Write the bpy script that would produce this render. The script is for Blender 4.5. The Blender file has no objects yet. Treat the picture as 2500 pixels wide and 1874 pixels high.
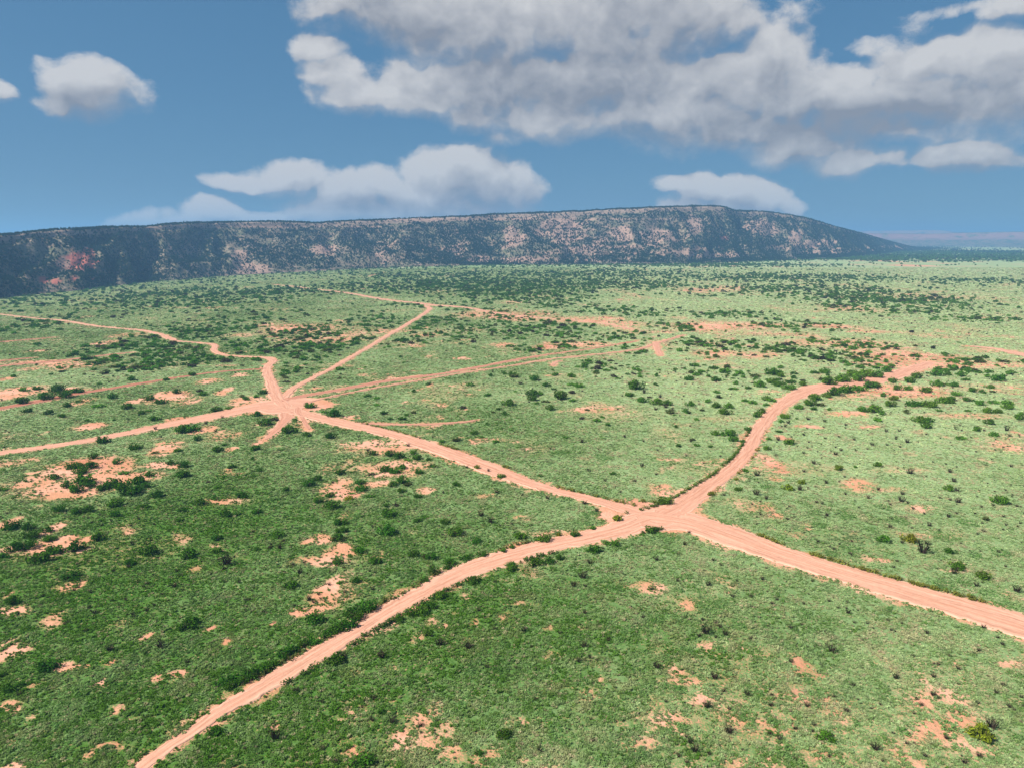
import bpy, bmesh, math, random
import numpy as np
from mathutils import Vector, Matrix, Euler

S = bpy.context.scene
COL = S.collection
rng = np.random.default_rng(11)
random.seed(11)

# ------------------------------------------------------------------ camera
CAM_H = 60.0
F_PX = 1733.0                       # focal length in pixels of the 2500 px wide frame
PITCH = math.atan((937 - 582) / F_PX)
cam = bpy.data.cameras.new("camera")
cam.sensor_width = 36.0
cam.lens = F_PX / 2500 * 36.0
cam.clip_start = 0.5
cam.clip_end = 60000
cam_ob = bpy.data.objects.new("camera", cam)
cam_ob.location = (0, 0, CAM_H)
cam_ob.rotation_euler = (math.pi / 2 - PITCH, 0, 0)
COL.objects.link(cam_ob)
S.camera = cam_ob

# ------------------------------------------------------------------ colour management
S.view_settings.view_transform = 'Standard'
S.view_settings.look = 'None'
S.view_settings.gamma = 1.0
S.view_settings.use_curve_mapping = False
EXPOSURE = 1.05
S.view_settings.exposure = EXPOSURE
EXPF = 2 ** EXPOSURE
S.render.engine = 'CYCLES'
S.cycles.max_bounces = 6
S.cycles.diffuse_bounces = 3
S.cycles.volume_bounces = 1
S.cycles.transparent_max_bounces = 8

# ------------------------------------------------------------------ sun
SUN_EL = math.radians(44)
SUN_DIR = Vector((-1.0, -0.34, 0)).normalized() * math.cos(SUN_EL) + Vector((0, 0, math.sin(SUN_EL)))
sun = bpy.data.lights.new("sun", 'SUN')
sun.energy = 4.6
sun.angle = math.radians(0.55)
sun.color = (1.0, 0.945, 0.86)
sun_ob = bpy.data.objects.new("sun", sun)
sun_ob.rotation_euler = SUN_DIR.to_track_quat('Z', 'Y').to_euler()
sun_ob.location = (-200, -80, 400)
COL.objects.link(sun_ob)


def ray_dir(px, py):
    """World direction of a point of the 2500 x 1874 frame."""
    u, v = (px - 1250) / F_PX, (937 - py) / F_PX
    c, s = math.cos(PITCH), math.sin(PITCH)
    return Vector((u, c + v * s, -s + v * c))


# ------------------------------------------------------------------ world: sky and clouds
class NT:
    """small helper that writes node expressions"""
    def __init__(self, tree):
        self.t = tree

    def node(self, kind, **kw):
        n = self.t.nodes.new(kind)
        for k, v in kw.items():
            setattr(n, k, v)
        return n

    def put(self, sock, v):
        if isinstance(v, bpy.types.NodeSocket):
            self.t.links.new(v, sock)
        elif isinstance(v, (tuple, list)) and sock.type == 'RGBA' and len(v) == 3:
            sock.default_value = (*v, 1.0)
        else:
            sock.default_value = v

    def m(self, op, a, b=None, c=None, clamp=False):
        n = self.node('ShaderNodeMath', operation=op, use_clamp=clamp)
        for i, v in enumerate((a, b, c)):
            if v is not None:
                self.put(n.inputs[i], v)
        return n.outputs[0]

    def v(self, op, a, b=None, c=None):
        n = self.node('ShaderNodeVectorMath', operation=op)
        for i, x in enumerate((a, b, c)):
            if x is not None:
                self.put(n.inputs[i], x)
        return n.outputs['Value'] if op in ('DOT_PRODUCT', 'LENGTH', 'DISTANCE') else n.outputs[0]

    def scale(self, a, f):
        n = self.node('ShaderNodeVectorMath', operation='SCALE')
        self.put(n.inputs[0], a)
        self.put(n.inputs['Scale'], f)
        return n.outputs[0]

    def mix(self, f, a, b, blend='MIX'):
        n = self.node('ShaderNodeMix', data_type='RGBA', blend_type=blend)
        self.put(n.inputs[0], f)
        self.put(n.inputs[6], a)
        self.put(n.inputs[7], b)
        return n.outputs[2]

    def noise(self, vec, scale, detail=3, rough=0.5, out=0, dist=0.0, dim='3D', lac=2.0):
        n = self.node('ShaderNodeTexNoise', noise_dimensions=dim)
        if vec is not None:
            self.put(n.inputs['Vector'], vec)
        n.inputs['Scale'].default_value = scale
        n.inputs['Detail'].default_value = detail
        n.inputs['Roughness'].default_value = rough
        n.inputs['Lacunarity'].default_value = lac
        n.inputs['Distortion'].default_value = dist
        return n.outputs[out]

    def step(self, x, a, b, lo=0.0, hi=1.0, smooth=True):
        n = self.node('ShaderNodeMapRange', interpolation_type='SMOOTHSTEP' if smooth else 'LINEAR', clamp=True)
        self.put(n.inputs[0], x)
        for i, q in enumerate((a, b, lo, hi)):
            self.put(n.inputs[i + 1], q)
        return n.outputs[0]

    def voro(self, vec, scale, detail=2, rough=.5, smooth=.6):
        n = self.node('ShaderNodeTexVoronoi', feature='SMOOTH_F1', voronoi_dimensions='2D', normalize=True)
        self.put(n.inputs['Vector'], vec)
        n.inputs['Scale'].default_value = scale
        n.inputs['Detail'].default_value = detail
        n.inputs['Roughness'].default_value = rough
        n.inputs['Smoothness'].default_value = smooth
        return n.outputs['Distance']

    def xyz(self, x, y, z):
        n = self.node('ShaderNodeCombineXYZ')
        for i, q in enumerate((x, y, z)):
            self.put(n.inputs[i], q)
        return n.outputs[0]

    def attr(self, name, kind='GEOMETRY', out='Fac'):
        n = self.node('ShaderNodeAttribute', attribute_type=kind, attribute_name=name)
        return n.outputs[out]


# cloud masses: centre, half sizes and strength on the 2212 px wide layout of the sky
CLOUDS = [
    # small puff on the left, and the sliver at its left
    (176, 188, 88, 62, .98), (205, 215, 66, 44, .9), (140, 225, 70, 30, .7), (-10, 186, 48, 26, .8),
    (292, 208, 20, 18, .12), (108, 133, 16, 14, .25),
    # long bank low in the middle
    (985, 385, 110, 66, 1.5), (1065, 405, 92, 62, 1.4), (1110, 420, 60, 50, .9), (930, 430, 170, 46, 1.3),
    (770, 405, 120, 48, 1.25), (640, 385, 110, 34, 1.1), (520, 392, 62, 20, .7), (760, 450, 150, 40, 1.2), (900, 462, 210, 30, 1.3), (1040, 450, 110, 30, 1.2),
    # low bank over the left rim
    (458, 458, 70, 28, 1.3), (560, 470, 90, 24, 1.0), (350, 468, 70, 16, .55), (640, 476, 50, 14, .5), (450, 484, 190, 24, 1.0), (560, 486, 140, 20, .9),
    # small heap over the right nose
    (1590, 408, 62, 42, 1.5), (1520, 408, 70, 34, 1.2), (1445, 398, 36, 18, .7), (1640, 430, 70, 36, 1.3), (1700, 446, 42, 22, .8), (1560, 444, 130, 28, 1.3),
    # wisps
    (1090, 300, 46, 20, .5), (2190, 5, 70, 32, .6), (2040, 18, 60, 10, .22),
    (1720, 60, 42, 46, .3), (1935, 92, 70, 22, .42), (1965, 70, 30, 26, .22),
    # the great mass across the top
    (900, 10, 200, 90, 1.25), (760, 25, 70, 44, 0.88), (1080, 50, 260, 110, 1.50), (1300, 40, 240, 120, 1.50), (1480, 45, 130, 85, 1.25), (1560, 60, 70, 50, 0.94),
    (690, 100, 52, 30, 0.69), (730, 160, 62, 46, 0.94), (800, 205, 110, 44, 0.94), (870, 150, 70, 60, 0.69), (905, 225, 100, 36, 1.00), (1080, 165, 200, 95, 1.38),
    (1060, 245, 150, 40, 1.12), (1300, 180, 230, 90, 1.50), (1280, 250, 230, 52, 1.25), (1480, 235, 200, 80, 1.25),
    (1660, 140, 78, 62, 1.19), (1600, 190, 150, 80, 1.31), (1700, 230, 120, 72, 1.31), (1620, 285, 200, 46, 1.25), (1740, 320, 150, 40, 1.19), (1840, 350, 120, 34, 1.12), (1780, 285, 140, 48, 1.12),
    (1830, 175, 70, 32, 0.81), (1845, 225, 62, 60, 1.19), (2010, 130, 110, 52, 1.31), (2140, 125, 120, 62, 1.38), (2010, 215, 170, 70, 1.31), (2190, 200, 120, 74, 1.38), (1930, 270, 120, 46, 1.12),
    (2090, 335, 110, 30, 1.06), (2150, 345, 80, 26, 1.00), (2060, 290, 90, 30, 0.62), (2230, 280, 70, 36, 0.50),
]

# dark flat undersides of the thick parts, shade painted into the cloud colour
UNDER = [(1330, 165, 250, 52), (1120, 185, 170, 50), (2080, 225, 190, 26), (1560, 285, 240, 26), (1800, 300, 120, 30), (950, 452, 220, 18), (760, 440, 120, 14), (180, 228, 80, 22), (1580, 442, 120, 14), (860, 70, 120, 30), (1900, 250, 120, 24), (2090, 352, 100, 14)]


def azel(px, py):
    d = ray_dir(px, py).normalized()
    return math.atan2(d.x, d.y), math.asin(d.z)


def build_world():
    w = bpy.data.worlds.new("World")
    S.world = w
    w.use_nodes = True
    w.node_tree.nodes.clear()
    g = NT(w.node_tree)
    sky = g.node('ShaderNodeTexSky', sky_type='NISHITA')
    sky.sun_disc = False
    sky.sun_elevation = SUN_EL
    sky.sun_rotation = math.atan2(SUN_DIR.x, SUN_DIR.y) % (2 * math.pi)
    sky.altitude = 1300
    sky.air_density = 1.0
    sky.dust_density = 0.9
    sky.ozone_density = 2.0
    tc = g.node('ShaderNodeTexCoord').outputs['Generated']
    sep = g.node('ShaderNodeSeparateXYZ')
    g.put(sep.inputs[0], tc)
    az = g.m('ARCTAN2', sep.outputs[0], sep.outputs[1])
    el = g.m('ARCSINE', sep.outputs[2])
    p0 = g.xyz(az, el, 0.0)

    wn = g.noise(p0, 9.0, 3, 0.55, out=1)
    wn2 = g.noise(p0, 34.0, 4, 0.6, out=1)
    warp = g.v('ADD', g.scale(g.v('SUBTRACT', wn, (0.5, 0.5, 0.5)), 0.045), g.scale(g.v('SUBTRACT', wn2, (0.5, 0.5, 0.5)), 0.012))
    warp = g.v('MULTIPLY', warp, (1.0, 0.75, 0.0))

    ells = []
    for cx, cy, rx, ry, s in CLOUDS:
        k = 2500 / 2212
        a0, e0 = azel(cx * k, cy * k)
        a1 = abs(azel((cx + rx) * k, cy * k)[0] - azel((cx - rx) * k, cy * k)[0]) / 2
        e1 = abs(azel(cx * k, (cy + ry) * k)[1] - azel(cx * k, (cy - ry) * k)[1]) / 2
        ells.append((a0, e0, a1 * (1.24 if s > 1.0 and cy < 340 else 1.1), e1 * (1.26 if s > 1.0 and cy < 340 else 1.12), s))

    def field(p, off):
        """cloud thickness without its finest ruffles"""
        acc = None
        for a0, e0, ra, re, s in ells:
            q = g.v('MULTIPLY_ADD', p, (1 / ra, 1 / re, 0), (-a0 / ra, -e0 / re, 0))
            d = g.m('MULTIPLY_ADD', g.v('DOT_PRODUCT', q, q), -s, s)      # s (1 - r^2)
            d = g.m('MAXIMUM', d, -1.6)
            if acc is None:
                acc = d
            else:
                n = g.node('ShaderNodeMath', operation='SMOOTH_MAX')
                g.put(n.inputs[0], acc)
                g.put(n.inputs[1], d)
                n.inputs[2].default_value = 0.35
                acc = n.outputs[0]
        # elsewhere round the dome the same broken cumulus goes on
        gen = g.m('MULTIPLY_ADD', g.noise(g.v('MULTIPLY', p, (1.0, 1.9, 1.0)), 2.6, 3, 0.5), 3.4, -1.75)
        out = g.m('MAXIMUM', g.step(g.m('ABSOLUTE', az), 0.72, 0.95), g.step(el, 0.42, 0.62))
        gen = g.m('ADD', gen, g.m('MULTIPLY_ADD', out, 2.0, -2.0))
        acc = g.m('MAXIMUM', acc, gen)
        nl = g.noise(p, 10.0, 3, 0.5)
        vb = g.voro(g.v('ADD', p, (3.0, 5.0, 0.0)), 17.0, 2, .5, .5)
        acc = g.m('ADD', acc, g.m('MULTIPLY_ADD', vb, -1.7, 0.62))
        return g.m('ADD', acc, g.m('MULTIPLY_ADD', nl, 1.0, -0.5))

    pw = g.v('ADD', p0, warp)
    c0 = field(pw, 0)
    c1 = field(g.v('ADD', pw, (-0.007, 0.020, 0.0)), 1)
    nz = g.noise(g.v('MULTIPLY', pw, (1.0, 1.25, 1.0)), 26.0, 10, 0.66)
    f0 = g.m('ADD', c0, g.m('MULTIPLY_ADD', nz, 1.9, -0.86))
    rim = g.m('SUBTRACT', c0, c1)
    soft = g.step(rim, 0.15, -0.40, 0.80, 2.0)           # crisp tops, vague undersides
    alpha = g.m('DIVIDE', g.m('ADD', f0, 0.10), soft, clamp=True)
    alpha = g.m('POWER', g.step(alpha, 0.0, 1.0), 0.8)
    lit = g.m('MULTIPLY_ADD', rim, 0.42, 0.60)  # sunward cloud sides painted lighter, lee sides darker
    thick = g.step(c1, 0.35, 1.8)                       # thick parts go grey underneath
    lit = g.m('SUBTRACT', lit, g.m('MULTIPLY', thick, 0.26))
    for cx, cy, rx, ry in UNDER:
        q2 = 2500 / 2212
        a0, e0 = azel(cx * q2, cy * q2)
        ra, re = rx * q2 / F_PX * 1.3, ry * q2 / F_PX * 1.5
        v_ = g.v('MULTIPLY_ADD', pw, (1 / ra, 1 / re, 0), (-a0 / ra, -e0 / re, 0))
        lit = g.m('SUBTRACT', lit, g.step(g.v('DOT_PRODUCT', v_, v_), 1.3, 0.0, 0.0, 0.25))
    bil = g.noise(pw, 5.0, 7, 0.55)
    lit = g.m('ADD', lit, g.m('MULTIPLY_ADD', bil, 1.25, -0.62))
    puff = g.voro(g.v('MULTIPLY_ADD', pw, (1.0, 1.3, 1.0), (7.0, 2.0, 0.0)), 30.0, 2, .55, .6)
    lit = g.m('ADD', lit, g.m('MULTIPLY_ADD', puff, -0.65, 0.26))
    lit = g.m('ADD', lit, g.m('MULTIPLY_ADD', nz, 0.7, -0.35))
    lit = g.m('MINIMUM', g.m('MAXIMUM', lit, 0.0), 1.0)
    k = 1.0 / EXPF
    grey = tuple(c * k for c in (0.27, 0.295, 0.35))
    white = tuple(c * k for c in (0.645, 0.645, 0.655))
    ccol = g.mix(lit, grey, white)
    # the clear sky of the photograph: deep and even, paling a little to the horizon
    bg1 = g.node('ShaderNodeBackground')
    sc = g.node('ShaderNodeSeparateColor')
    g.put(sc.inputs[0], sky.outputs[0])
    cc = g.node('ShaderNodeCombineColor')
    for i, (mul, ex) in enumerate(((.071, .50), (.151, .387), (.238, .34))):
        g.put(cc.inputs[i], g.m('MULTIPLY', g.m('POWER', sc.outputs[i], ex), mul * k / 0.1))
    g.put(bg1.inputs[0], cc.outputs[0])
    bg1.inputs[1].default_value = 0.1
    bg2 = g.node('ShaderNodeBackground')
    g.put(bg2.inputs[0], ccol)
    bg2.inputs[1].default_value = 1.0
    mx = g.node('ShaderNodeMixShader')
    g.put(mx.inputs[0], g.m('MULTIPLY', alpha, 0.97))
    g.put(mx.inputs[1], bg1.outputs[0])
    g.put(mx.inputs[2], bg2.outputs[0])
    out = g.node('ShaderNodeOutputWorld')
    g.put(out.inputs[0], mx.outputs[0])
    w.cycles.sampling_method = 'MANUAL'
    w.cycles.sample_map_resolution = 512


build_world()

# ------------------------------------------------------------------ numpy noise and helpers
def _table(seed):
    return np.random.default_rng(seed).random((256, 256))


_T = {}


def vnoise(x, y, seed=0):
    if seed not in _T:
        _T[seed] = _table(seed)
    t = _T[seed]
    x = np.asarray(x, float)
    y = np.asarray(y, float)
    xi = np.floor(x).astype(np.int64)
    yi = np.floor(y).astype(np.int64)
    fx, fy = x - xi, y - yi
    fx = fx * fx * (3 - 2 * fx)
    fy = fy * fy * (3 - 2 * fy)
    a, b = xi & 255, yi & 255
    c, d = (xi + 1) & 255, (yi + 1) & 255
    return (t[a, b] * (1 - fx) + t[c, b] * fx) * (1 - fy) + (t[a, d] * (1 - fx) + t[c, d] * fx) * fy


def fbm(x, y, scale, oct=4, seed=0, rough=0.5):
    s, amp, tot = 0, 1.0, 0
    for o in range(oct):
        s = s + amp * vnoise(np.asarray(x) / scale * 2 ** o + 17.3 * o, np.asarray(y) / scale * 2 ** o + 9.1 * o, seed + o)
        tot += amp
        amp *= rough
    return s / tot


def sstep(a, b, x):
    t = np.clip((np.asarray(x, float) - a) / (b - a), 0, 1)
    return t * t * (3 - 2 * t)


def plain_z(x, y):
    """the plain: level, sinking a little toward the left foot of the mesa"""
    return -12.0 * sstep(350, 950, y) * sstep(50, 700, -np.asarray(x, float))


def ground_at(px, py):
    """point of the plain seen at a photograph pixel (2500 wide)"""
    d = ray_dir(px, py)
    z = 0.0
    for _ in range(30):
        t = (z - CAM_H) / d.z
        z = float(plain_z(d.x * t, d.y * t))
    return Vector((d.x * t, d.y * t, z))


def slant_scale(p):
    """metres per photograph pixel at a point"""
    c, s = math.cos(PITCH), math.sin(PITCH)
    depth = p.y * c + (CAM_H - p.z) * s
    return depth / F_PX


def to_px(x, y, z):
    c, s = math.cos(PITCH), math.sin(PITCH)
    dz = np.asarray(z) - CAM_H
    depth = np.maximum(y * c - dz * s, 1e-3)
    up = y * s + dz * c
    return 1250 + F_PX * x / depth, 937 - F_PX * up / depth


def mesh_obj(name, verts, faces, mat=None, parent=None, smooth=False, link=True):
    me = bpy.data.meshes.new(name)
    me.from_pydata(verts, [], faces)
    if mat:
        for mm in (mat if isinstance(mat, (list, tuple)) else [mat]):
            me.materials.append(mm)
    if smooth:
        me.polygons.foreach_set('use_smooth', [True] * len(me.polygons))
    me.update()
    o = bpy.data.objects.new(name, me)
    if link:
        COL.objects.link(o)
    if parent:
        o.parent = parent
    return o


def grid_mesh(name, X, Y, Z, mat, attrs=None, uv=None):
    """regular grid of shape (rows, cols) as a mesh, smooth shaded"""
    r, c = X.shape
    v = np.stack([X, Y, Z], -1).reshape(-1, 3).astype(np.float32)
    i = np.arange(r * c).reshape(r, c)
    f = np.stack([i[:-1, :-1], i[:-1, 1:], i[1:, 1:], i[1:, :-1]], -1).reshape(-1, 4)
    me = bpy.data.meshes.new(name)
    me.vertices.add(len(v))
    me.vertices.foreach_set('co', v.ravel())
    me.loops.add(f.size)
    me.loops.foreach_set('vertex_index', f.ravel().astype(np.int32))
    me.polygons.add(len(f))
    me.polygons.foreach_set('loop_start', (np.arange(len(f)) * 4).astype(np.int32))
    me.polygons.foreach_set('use_smooth', np.ones(len(f), bool))
    me.update(calc_edges=True)
    me.validate()
    for k, a in (attrs or {}).items():
        at = me.attributes.new(k, 'FLOAT', 'POINT')
        at.data.foreach_set('value', np.asarray(a, np.float32).ravel())
    me.materials.append(mat)
    o = bpy.data.objects.new(name, me)
    COL.objects.link(o)
    return o


def structure(o, label=None):
    o['kind'] = 'structure'
    if label:
        o['label'] = label
    return o


def tag(o, label, cat, group=None, kind=None):
    o['label'] = label
    o['category'] = cat
    if group:
        o['group'] = group
    if kind:
        o['kind'] = kind
    return o


def new_mat(name):
    m = bpy.data.materials.new(name)
    m.use_nodes = True
    m.node_tree.nodes.clear()
    g = NT(m.node_tree)
    out = g.node('ShaderNodeOutputMaterial')
    b = g.node('ShaderNodeBsdfPrincipled')
    b.inputs['Roughness'].default_value = 0.9
    b.inputs['Specular IOR Level'].default_value = 0.1
    g.put(out.inputs[0], b.outputs[0])
    return m, g, b, out


def leaf_mat(name, source, trans=0.25, base=None, spread=0.35):
    """leaves: diffuse with some light coming through; source = 'INSTANCER' attribute tint, or 'OBJECT' colour"""
    m, g, b, out = new_mat(name)
    if source == 'INSTANCER':
        col = g.attr('tint', 'INSTANCER', 'Color')
    elif source == 'OBJECT':
        col = g.node('ShaderNodeObjectInfo').outputs['Color']
    else:
        col = None
    geo = g.node('ShaderNodeNewGeometry')
    ri = geo.outputs['Random Per Island']
    if col is None:
        rgb = g.node('ShaderNodeRGB')
        rgb.outputs[0].default_value = (*base, 1)
        col = rgb.outputs[0]
    f = g.m('MULTIPLY_ADD', ri, 2 * spread, 1 - spread)
    col2 = g.mix(1.0, col, g.xyz(f, f, f), 'MULTIPLY')
    d = g.node('ShaderNodeBsdfDiffuse')
    t = g.node('ShaderNodeBsdfTranslucent')
    g.put(d.inputs[0], col2)
    g.put(t.inputs[0], g.mix(1.0, col2, (1.1, 1.15, 0.6), 'MULTIPLY'))
    mx = g.node('ShaderNodeMixShader')
    mx.inputs[0].default_value = trans
    g.put(mx.inputs[1], d.outputs[0])
    g.put(mx.inputs[2], t.outputs[0])
    g.put(out.inputs[0], mx.outputs[0])
    g.t.nodes.remove(b)
    return m


# ------------------------------------------------------------------ roads: layout
# edge pairs (left x, left y, right x, right y) in photograph pixels, or centre + width in metres
def tl(ox, oy):
    return lambda x, y: (ox + x / 2.6333, oy + y / 2.6333)


EDGE_ROADS = {
    'near road from the bottom edge to the near crossing': dict(edges=[
        (215, 1960, 262, 1972), (321, 1874, 364, 1876), (399, 1815, 426, 1830), (462, 1775, 486, 1790), (520, 1730, 560, 1742),
        (600, 1678, 640, 1700), (690, 1622, 735, 1644), (787, 1566, 838, 1582), (863, 1520, 912, 1538), (937, 1474, 976, 1500),
        (1000, 1442, 1040, 1464), (1060, 1408, 1100, 1434), (1126, 1376, 1170, 1402), (1210, 1346, 1250, 1377), (1305, 1321, 1343, 1349),
        (1400, 1301, 1445, 1325), (1490, 1276, 1540, 1306), (1548, 1248, 1610, 1292), (1600, 1235, 1670, 1280)], berm=.22, red=0.0),
    'wide road from the near crossing to the right edge': dict(edges=[
        (1560, 1222, 1540, 1290), (1640, 1232, 1600, 1298), (1711, 1258, 1676, 1299), (1800, 1288, 1765, 1330), (1926, 1337, 1895, 1372), (2070, 1381, 2035, 1416),
        (2230, 1426, 2190, 1463), (2370, 1463, 2325, 1503), (2500, 1498, 2458, 1548), (2640, 1538, 2600, 1600), (2800, 1585, 2760, 1655)], berm=.20, red=0.0),
    'curving road from the near crossing up to the right': dict(edges=[
        (1560, 1250, 1660, 1270), (1608, 1236, 1690, 1248), (1660, 1208, 1722, 1222), (1706, 1182, 1755, 1190), (1744, 1160, 1788, 1162), (1780, 1128, 1822, 1132), (1812, 1092, 1848, 1098),
        (1835, 1045, 1872, 1050), (1873, 1003, 1905, 1008), (1918, 968, 1950, 976), (1983, 942, 2005, 956), (2078, 929, 2090, 942), (2154, 916, 2175, 927), (2211, 898, 2240, 906), (2262, 882, 2280, 886)], berm=.14, red=0.1),
    'road between the near and the far crossing': dict(edges=[
        (700, 985, 690, 1004), (736, 1001, 725, 1014), (803, 1017, 795, 1031), (880, 1034, 872, 1049), (982, 1058, 972, 1073), (1058, 1081, 1045, 1101), (1134, 1106, 1120, 1129),
        (1210, 1134, 1195, 1159), (1286, 1165, 1272, 1186), (1362, 1189, 1350, 1207), (1440, 1208, 1428, 1225), (1525, 1228, 1505, 1249), (1580, 1238, 1560, 1268)], berm=.16, red=0.05),
    'road from the far crossing to the left edge': dict(edges=[
        (760, 975, 760, 1004), (700, 968, 720, 1012), (650, 975, 670, 1012), (608, 986, 625, 1005), (530, 1004, 545, 1020), (456, 1019, 470, 1034), (360, 1040, 370, 1051), (266, 1060, 272, 1070), (180, 1075, 184, 1085),
        (114, 1085, 118, 1095), (0, 1101, 2, 1111), (-160, 1124, -160, 1136)], berm=.14, red=0.05),
    'wash running down from the far crossing': dict(edges=[
        (680, 1000, 722, 1004), (683, 1016, 716, 1020), (676, 1032, 700, 1034), (664, 1048, 682, 1052), (650, 1062, 668, 1064), (640, 1070, 656, 1074)], berm=.03, red=0.25),
    'short rutted track below the far crossing': dict(edges=[
        (722, 992, 734, 994), (720, 1004, 734, 1006), (727, 1016, 741, 1016), (736, 1028, 749, 1027), (742, 1040, 757, 1038), (744, 1050, 764, 1046)], berm=.14, red=0.3),
}
LINE_ROADS = {
    'winding road from the far crossing to the upper left': dict(c=[
        (700, 998), (690, 985), (675, 972), (668, 950), (658, 925), (652, 905), (656, 892), (668, 882), (660, 876), (646, 873), (610, 871), (570, 869), (545, 866), (530, 861), (522, 854),
        (526, 846), (520, 841), (509, 839), (437, 833), (418, 828), (410, 825), (391, 816), (342, 806), (281, 801), (228, 795), (182, 787), (140, 781), (95, 778), (23, 770), (-60, 760)],
        w=[6.5, 6.5, 6, 5.6, 5, 4.8, 4.6, 4.6, 5, 4, 3.4, 3.4, 3.4, 3.6, 3.8, 3.6, 3.4, 3.4, 3.4, 5, 5, 4, 4, 4, 4, 5, 4.6, 4, 4, 4], red=0.08),
    'straight track climbing from the far crossing': dict(c=[
        (690, 975), (705, 958), (721, 945), (765, 922), (809, 900), (830, 888), (868, 866), (906, 844), (945, 820), (982, 799), (1010, 782), (1031, 769), (1048, 756), (1046, 750), (1034, 746)],
        w=[4.2, 4, 3.6, 3.3, 3.2, 3.2, 3.4, 3.6, 3.8, 4, 4, 4.2, 4.4, 4.4, 5], red=0.05),
    'far road across the plain below the mesa': dict(c=[
        (660, 694), (702, 698), (760, 705), (840, 714), (925, 729), (970, 735), (1020, 740), (1060, 745), (1103, 748), (1153, 753), (1200, 762), (1248, 769), (1324, 776), (1400, 782), (1476, 791), (1540, 803)],
        w=[2.5, 5, 4, 5, 6, 6.5, 8, 9, 8, 5, 4, 4, 3.6, 4, 3.4, 4], red=0.12),
    'long red road from the far crossing to the right': dict(c=[
        (690, 980), (705, 974), (760, 963), (830, 951), (886, 940), (944, 930), (1020, 920), (1096, 910), (1150, 900), (1210, 888), (1267, 877), (1343, 865), (1438, 852), (1552, 833)],
        w=[5.5, 5.5, 5.2, 5, 5, 4.8, 4.6, 4.4, 4.2, 4, 4, 3, 2.4, 2.2], red=0.55),
    'faint second track beside the long red road': dict(c=[
        (740, 985), (800, 970), (900, 950), (1020, 929), (1130, 910), (1240, 894), (1343, 877), (1438, 867), (1552, 854), (1608, 837), (1670, 818)],
        w=[1.6, 1.6, 1.7, 1.7, 1.8, 2, 2.2, 2.2, 2.2, 2.2, 2.2], red=0.2),
    'red cut bank running to the left edge': dict(c=[
        (-120, 1016), (0, 997), (114, 976), (190, 961), (266, 949), (342, 936), (437, 921), (532, 908), (600, 903), (650, 900)], w=[5.6, 5.2, 4.8, 4.6, 4.2, 3.6, 2.8, 2.4, 2.4, 2.8], red=0.75),
    'red track at the left edge': dict(c=[(-80, 903), (0, 894), (60, 888), (133, 882), (228, 871), (323, 860)], w=[4, 4, 4.8, 4.4, 3.2, 2.2], red=0.6),
    'short red track at the left edge': dict(c=[(-60, 890), (0, 882), (40, 877), (87, 873)], w=[3.2, 3.2, 3, 2.2], red=0.75),
    'uppermost red track at the left edge': dict(c=[(-60, 842), (0, 835), (60, 830), (133, 824)], w=[3.6, 3.6, 3.4, 2.6], red=0.7),
    'thin track leaving the middle road to the right': dict(c=[
        (880, 1034), (905, 1034), (932, 1035), (1000, 1036), (1058, 1035), (1105, 1032), (1141, 1029), (1168, 1024)], w=[2.5, 2.5, 2.4, 2.2, 2.0, 1.8, 1.6, 1.0], red=0.35),
    'short spur in the thicket': dict(c=[(1600, 835), (1603, 846), (1607, 858), (1614, 869)], w=[3.5, 3.5, 3.2, 2.6], red=0.15),
    'small hooked spur in the grass': dict(c=[(1349, 893), (1352, 887), (1360, 883), (1372, 880)], w=[2, 2.2, 2.0, 1.2], red=0.15),
    'pale track at the right edge': dict(c=[(2363, 845), (2420, 850), (2460, 858), (2500, 867), (2620, 894)], w=[4, 5, 6, 6, 6], red=0.0),
}


def catmull(P, n):
    P = np.asarray(P, float)
    P = np.vstack([2 * P[0] - P[1], P, 2 * P[-1] - P[-2]])
    out = []
    for i in range(1, len(P) - 2):
        p0, p1, p2, p3 = P[i - 1:i + 3]
        t = np.linspace(0, 1, n, endpoint=False)[:, None]
        out.append(0.5 * ((2 * p1) + (-p0 + p2) * t + (2 * p0 - 5 * p1 + 4 * p2 - p3) * t ** 2 + (-p0 + 3 * p1 - 3 * p2 + p3) * t ** 3))
    out.append(P[-2][None])
    return np.vstack(out)


def resample(P, step):
    d = np.r_[0, np.cumsum(np.linalg.norm(np.diff(P[:, :2], axis=0), axis=1))]
    n = max(4, int(d[-1] / step))
    s = np.linspace(0, d[-1], n)
    return np.stack([np.interp(s, d, P[:, k]) for k in range(P.shape[1])], -1), s


ROADS = []          # (label, points (n,2), half widths (n,), arc length, red, berm)
for label, r in EDGE_ROADS.items():
    pts = []
    for a, b, c, d in r['edges']:
        p, q = ground_at(a, b), ground_at(c, d)
        pts.append(((p.x + q.x) / 2, (p.y + q.y) / 2, (p - q).length))
    ROADS.append([label, pts, r['red'], r.get('berm', .1)])
for label, r in LINE_ROADS.items():
    pts = []
    for (a, b), w in zip(r['c'], r['w']):
        p = ground_at(a, b)
        pts.append((p.x, p.y, w))
    ROADS.append([label, pts, r['red'], r.get('berm', .12)])

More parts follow.
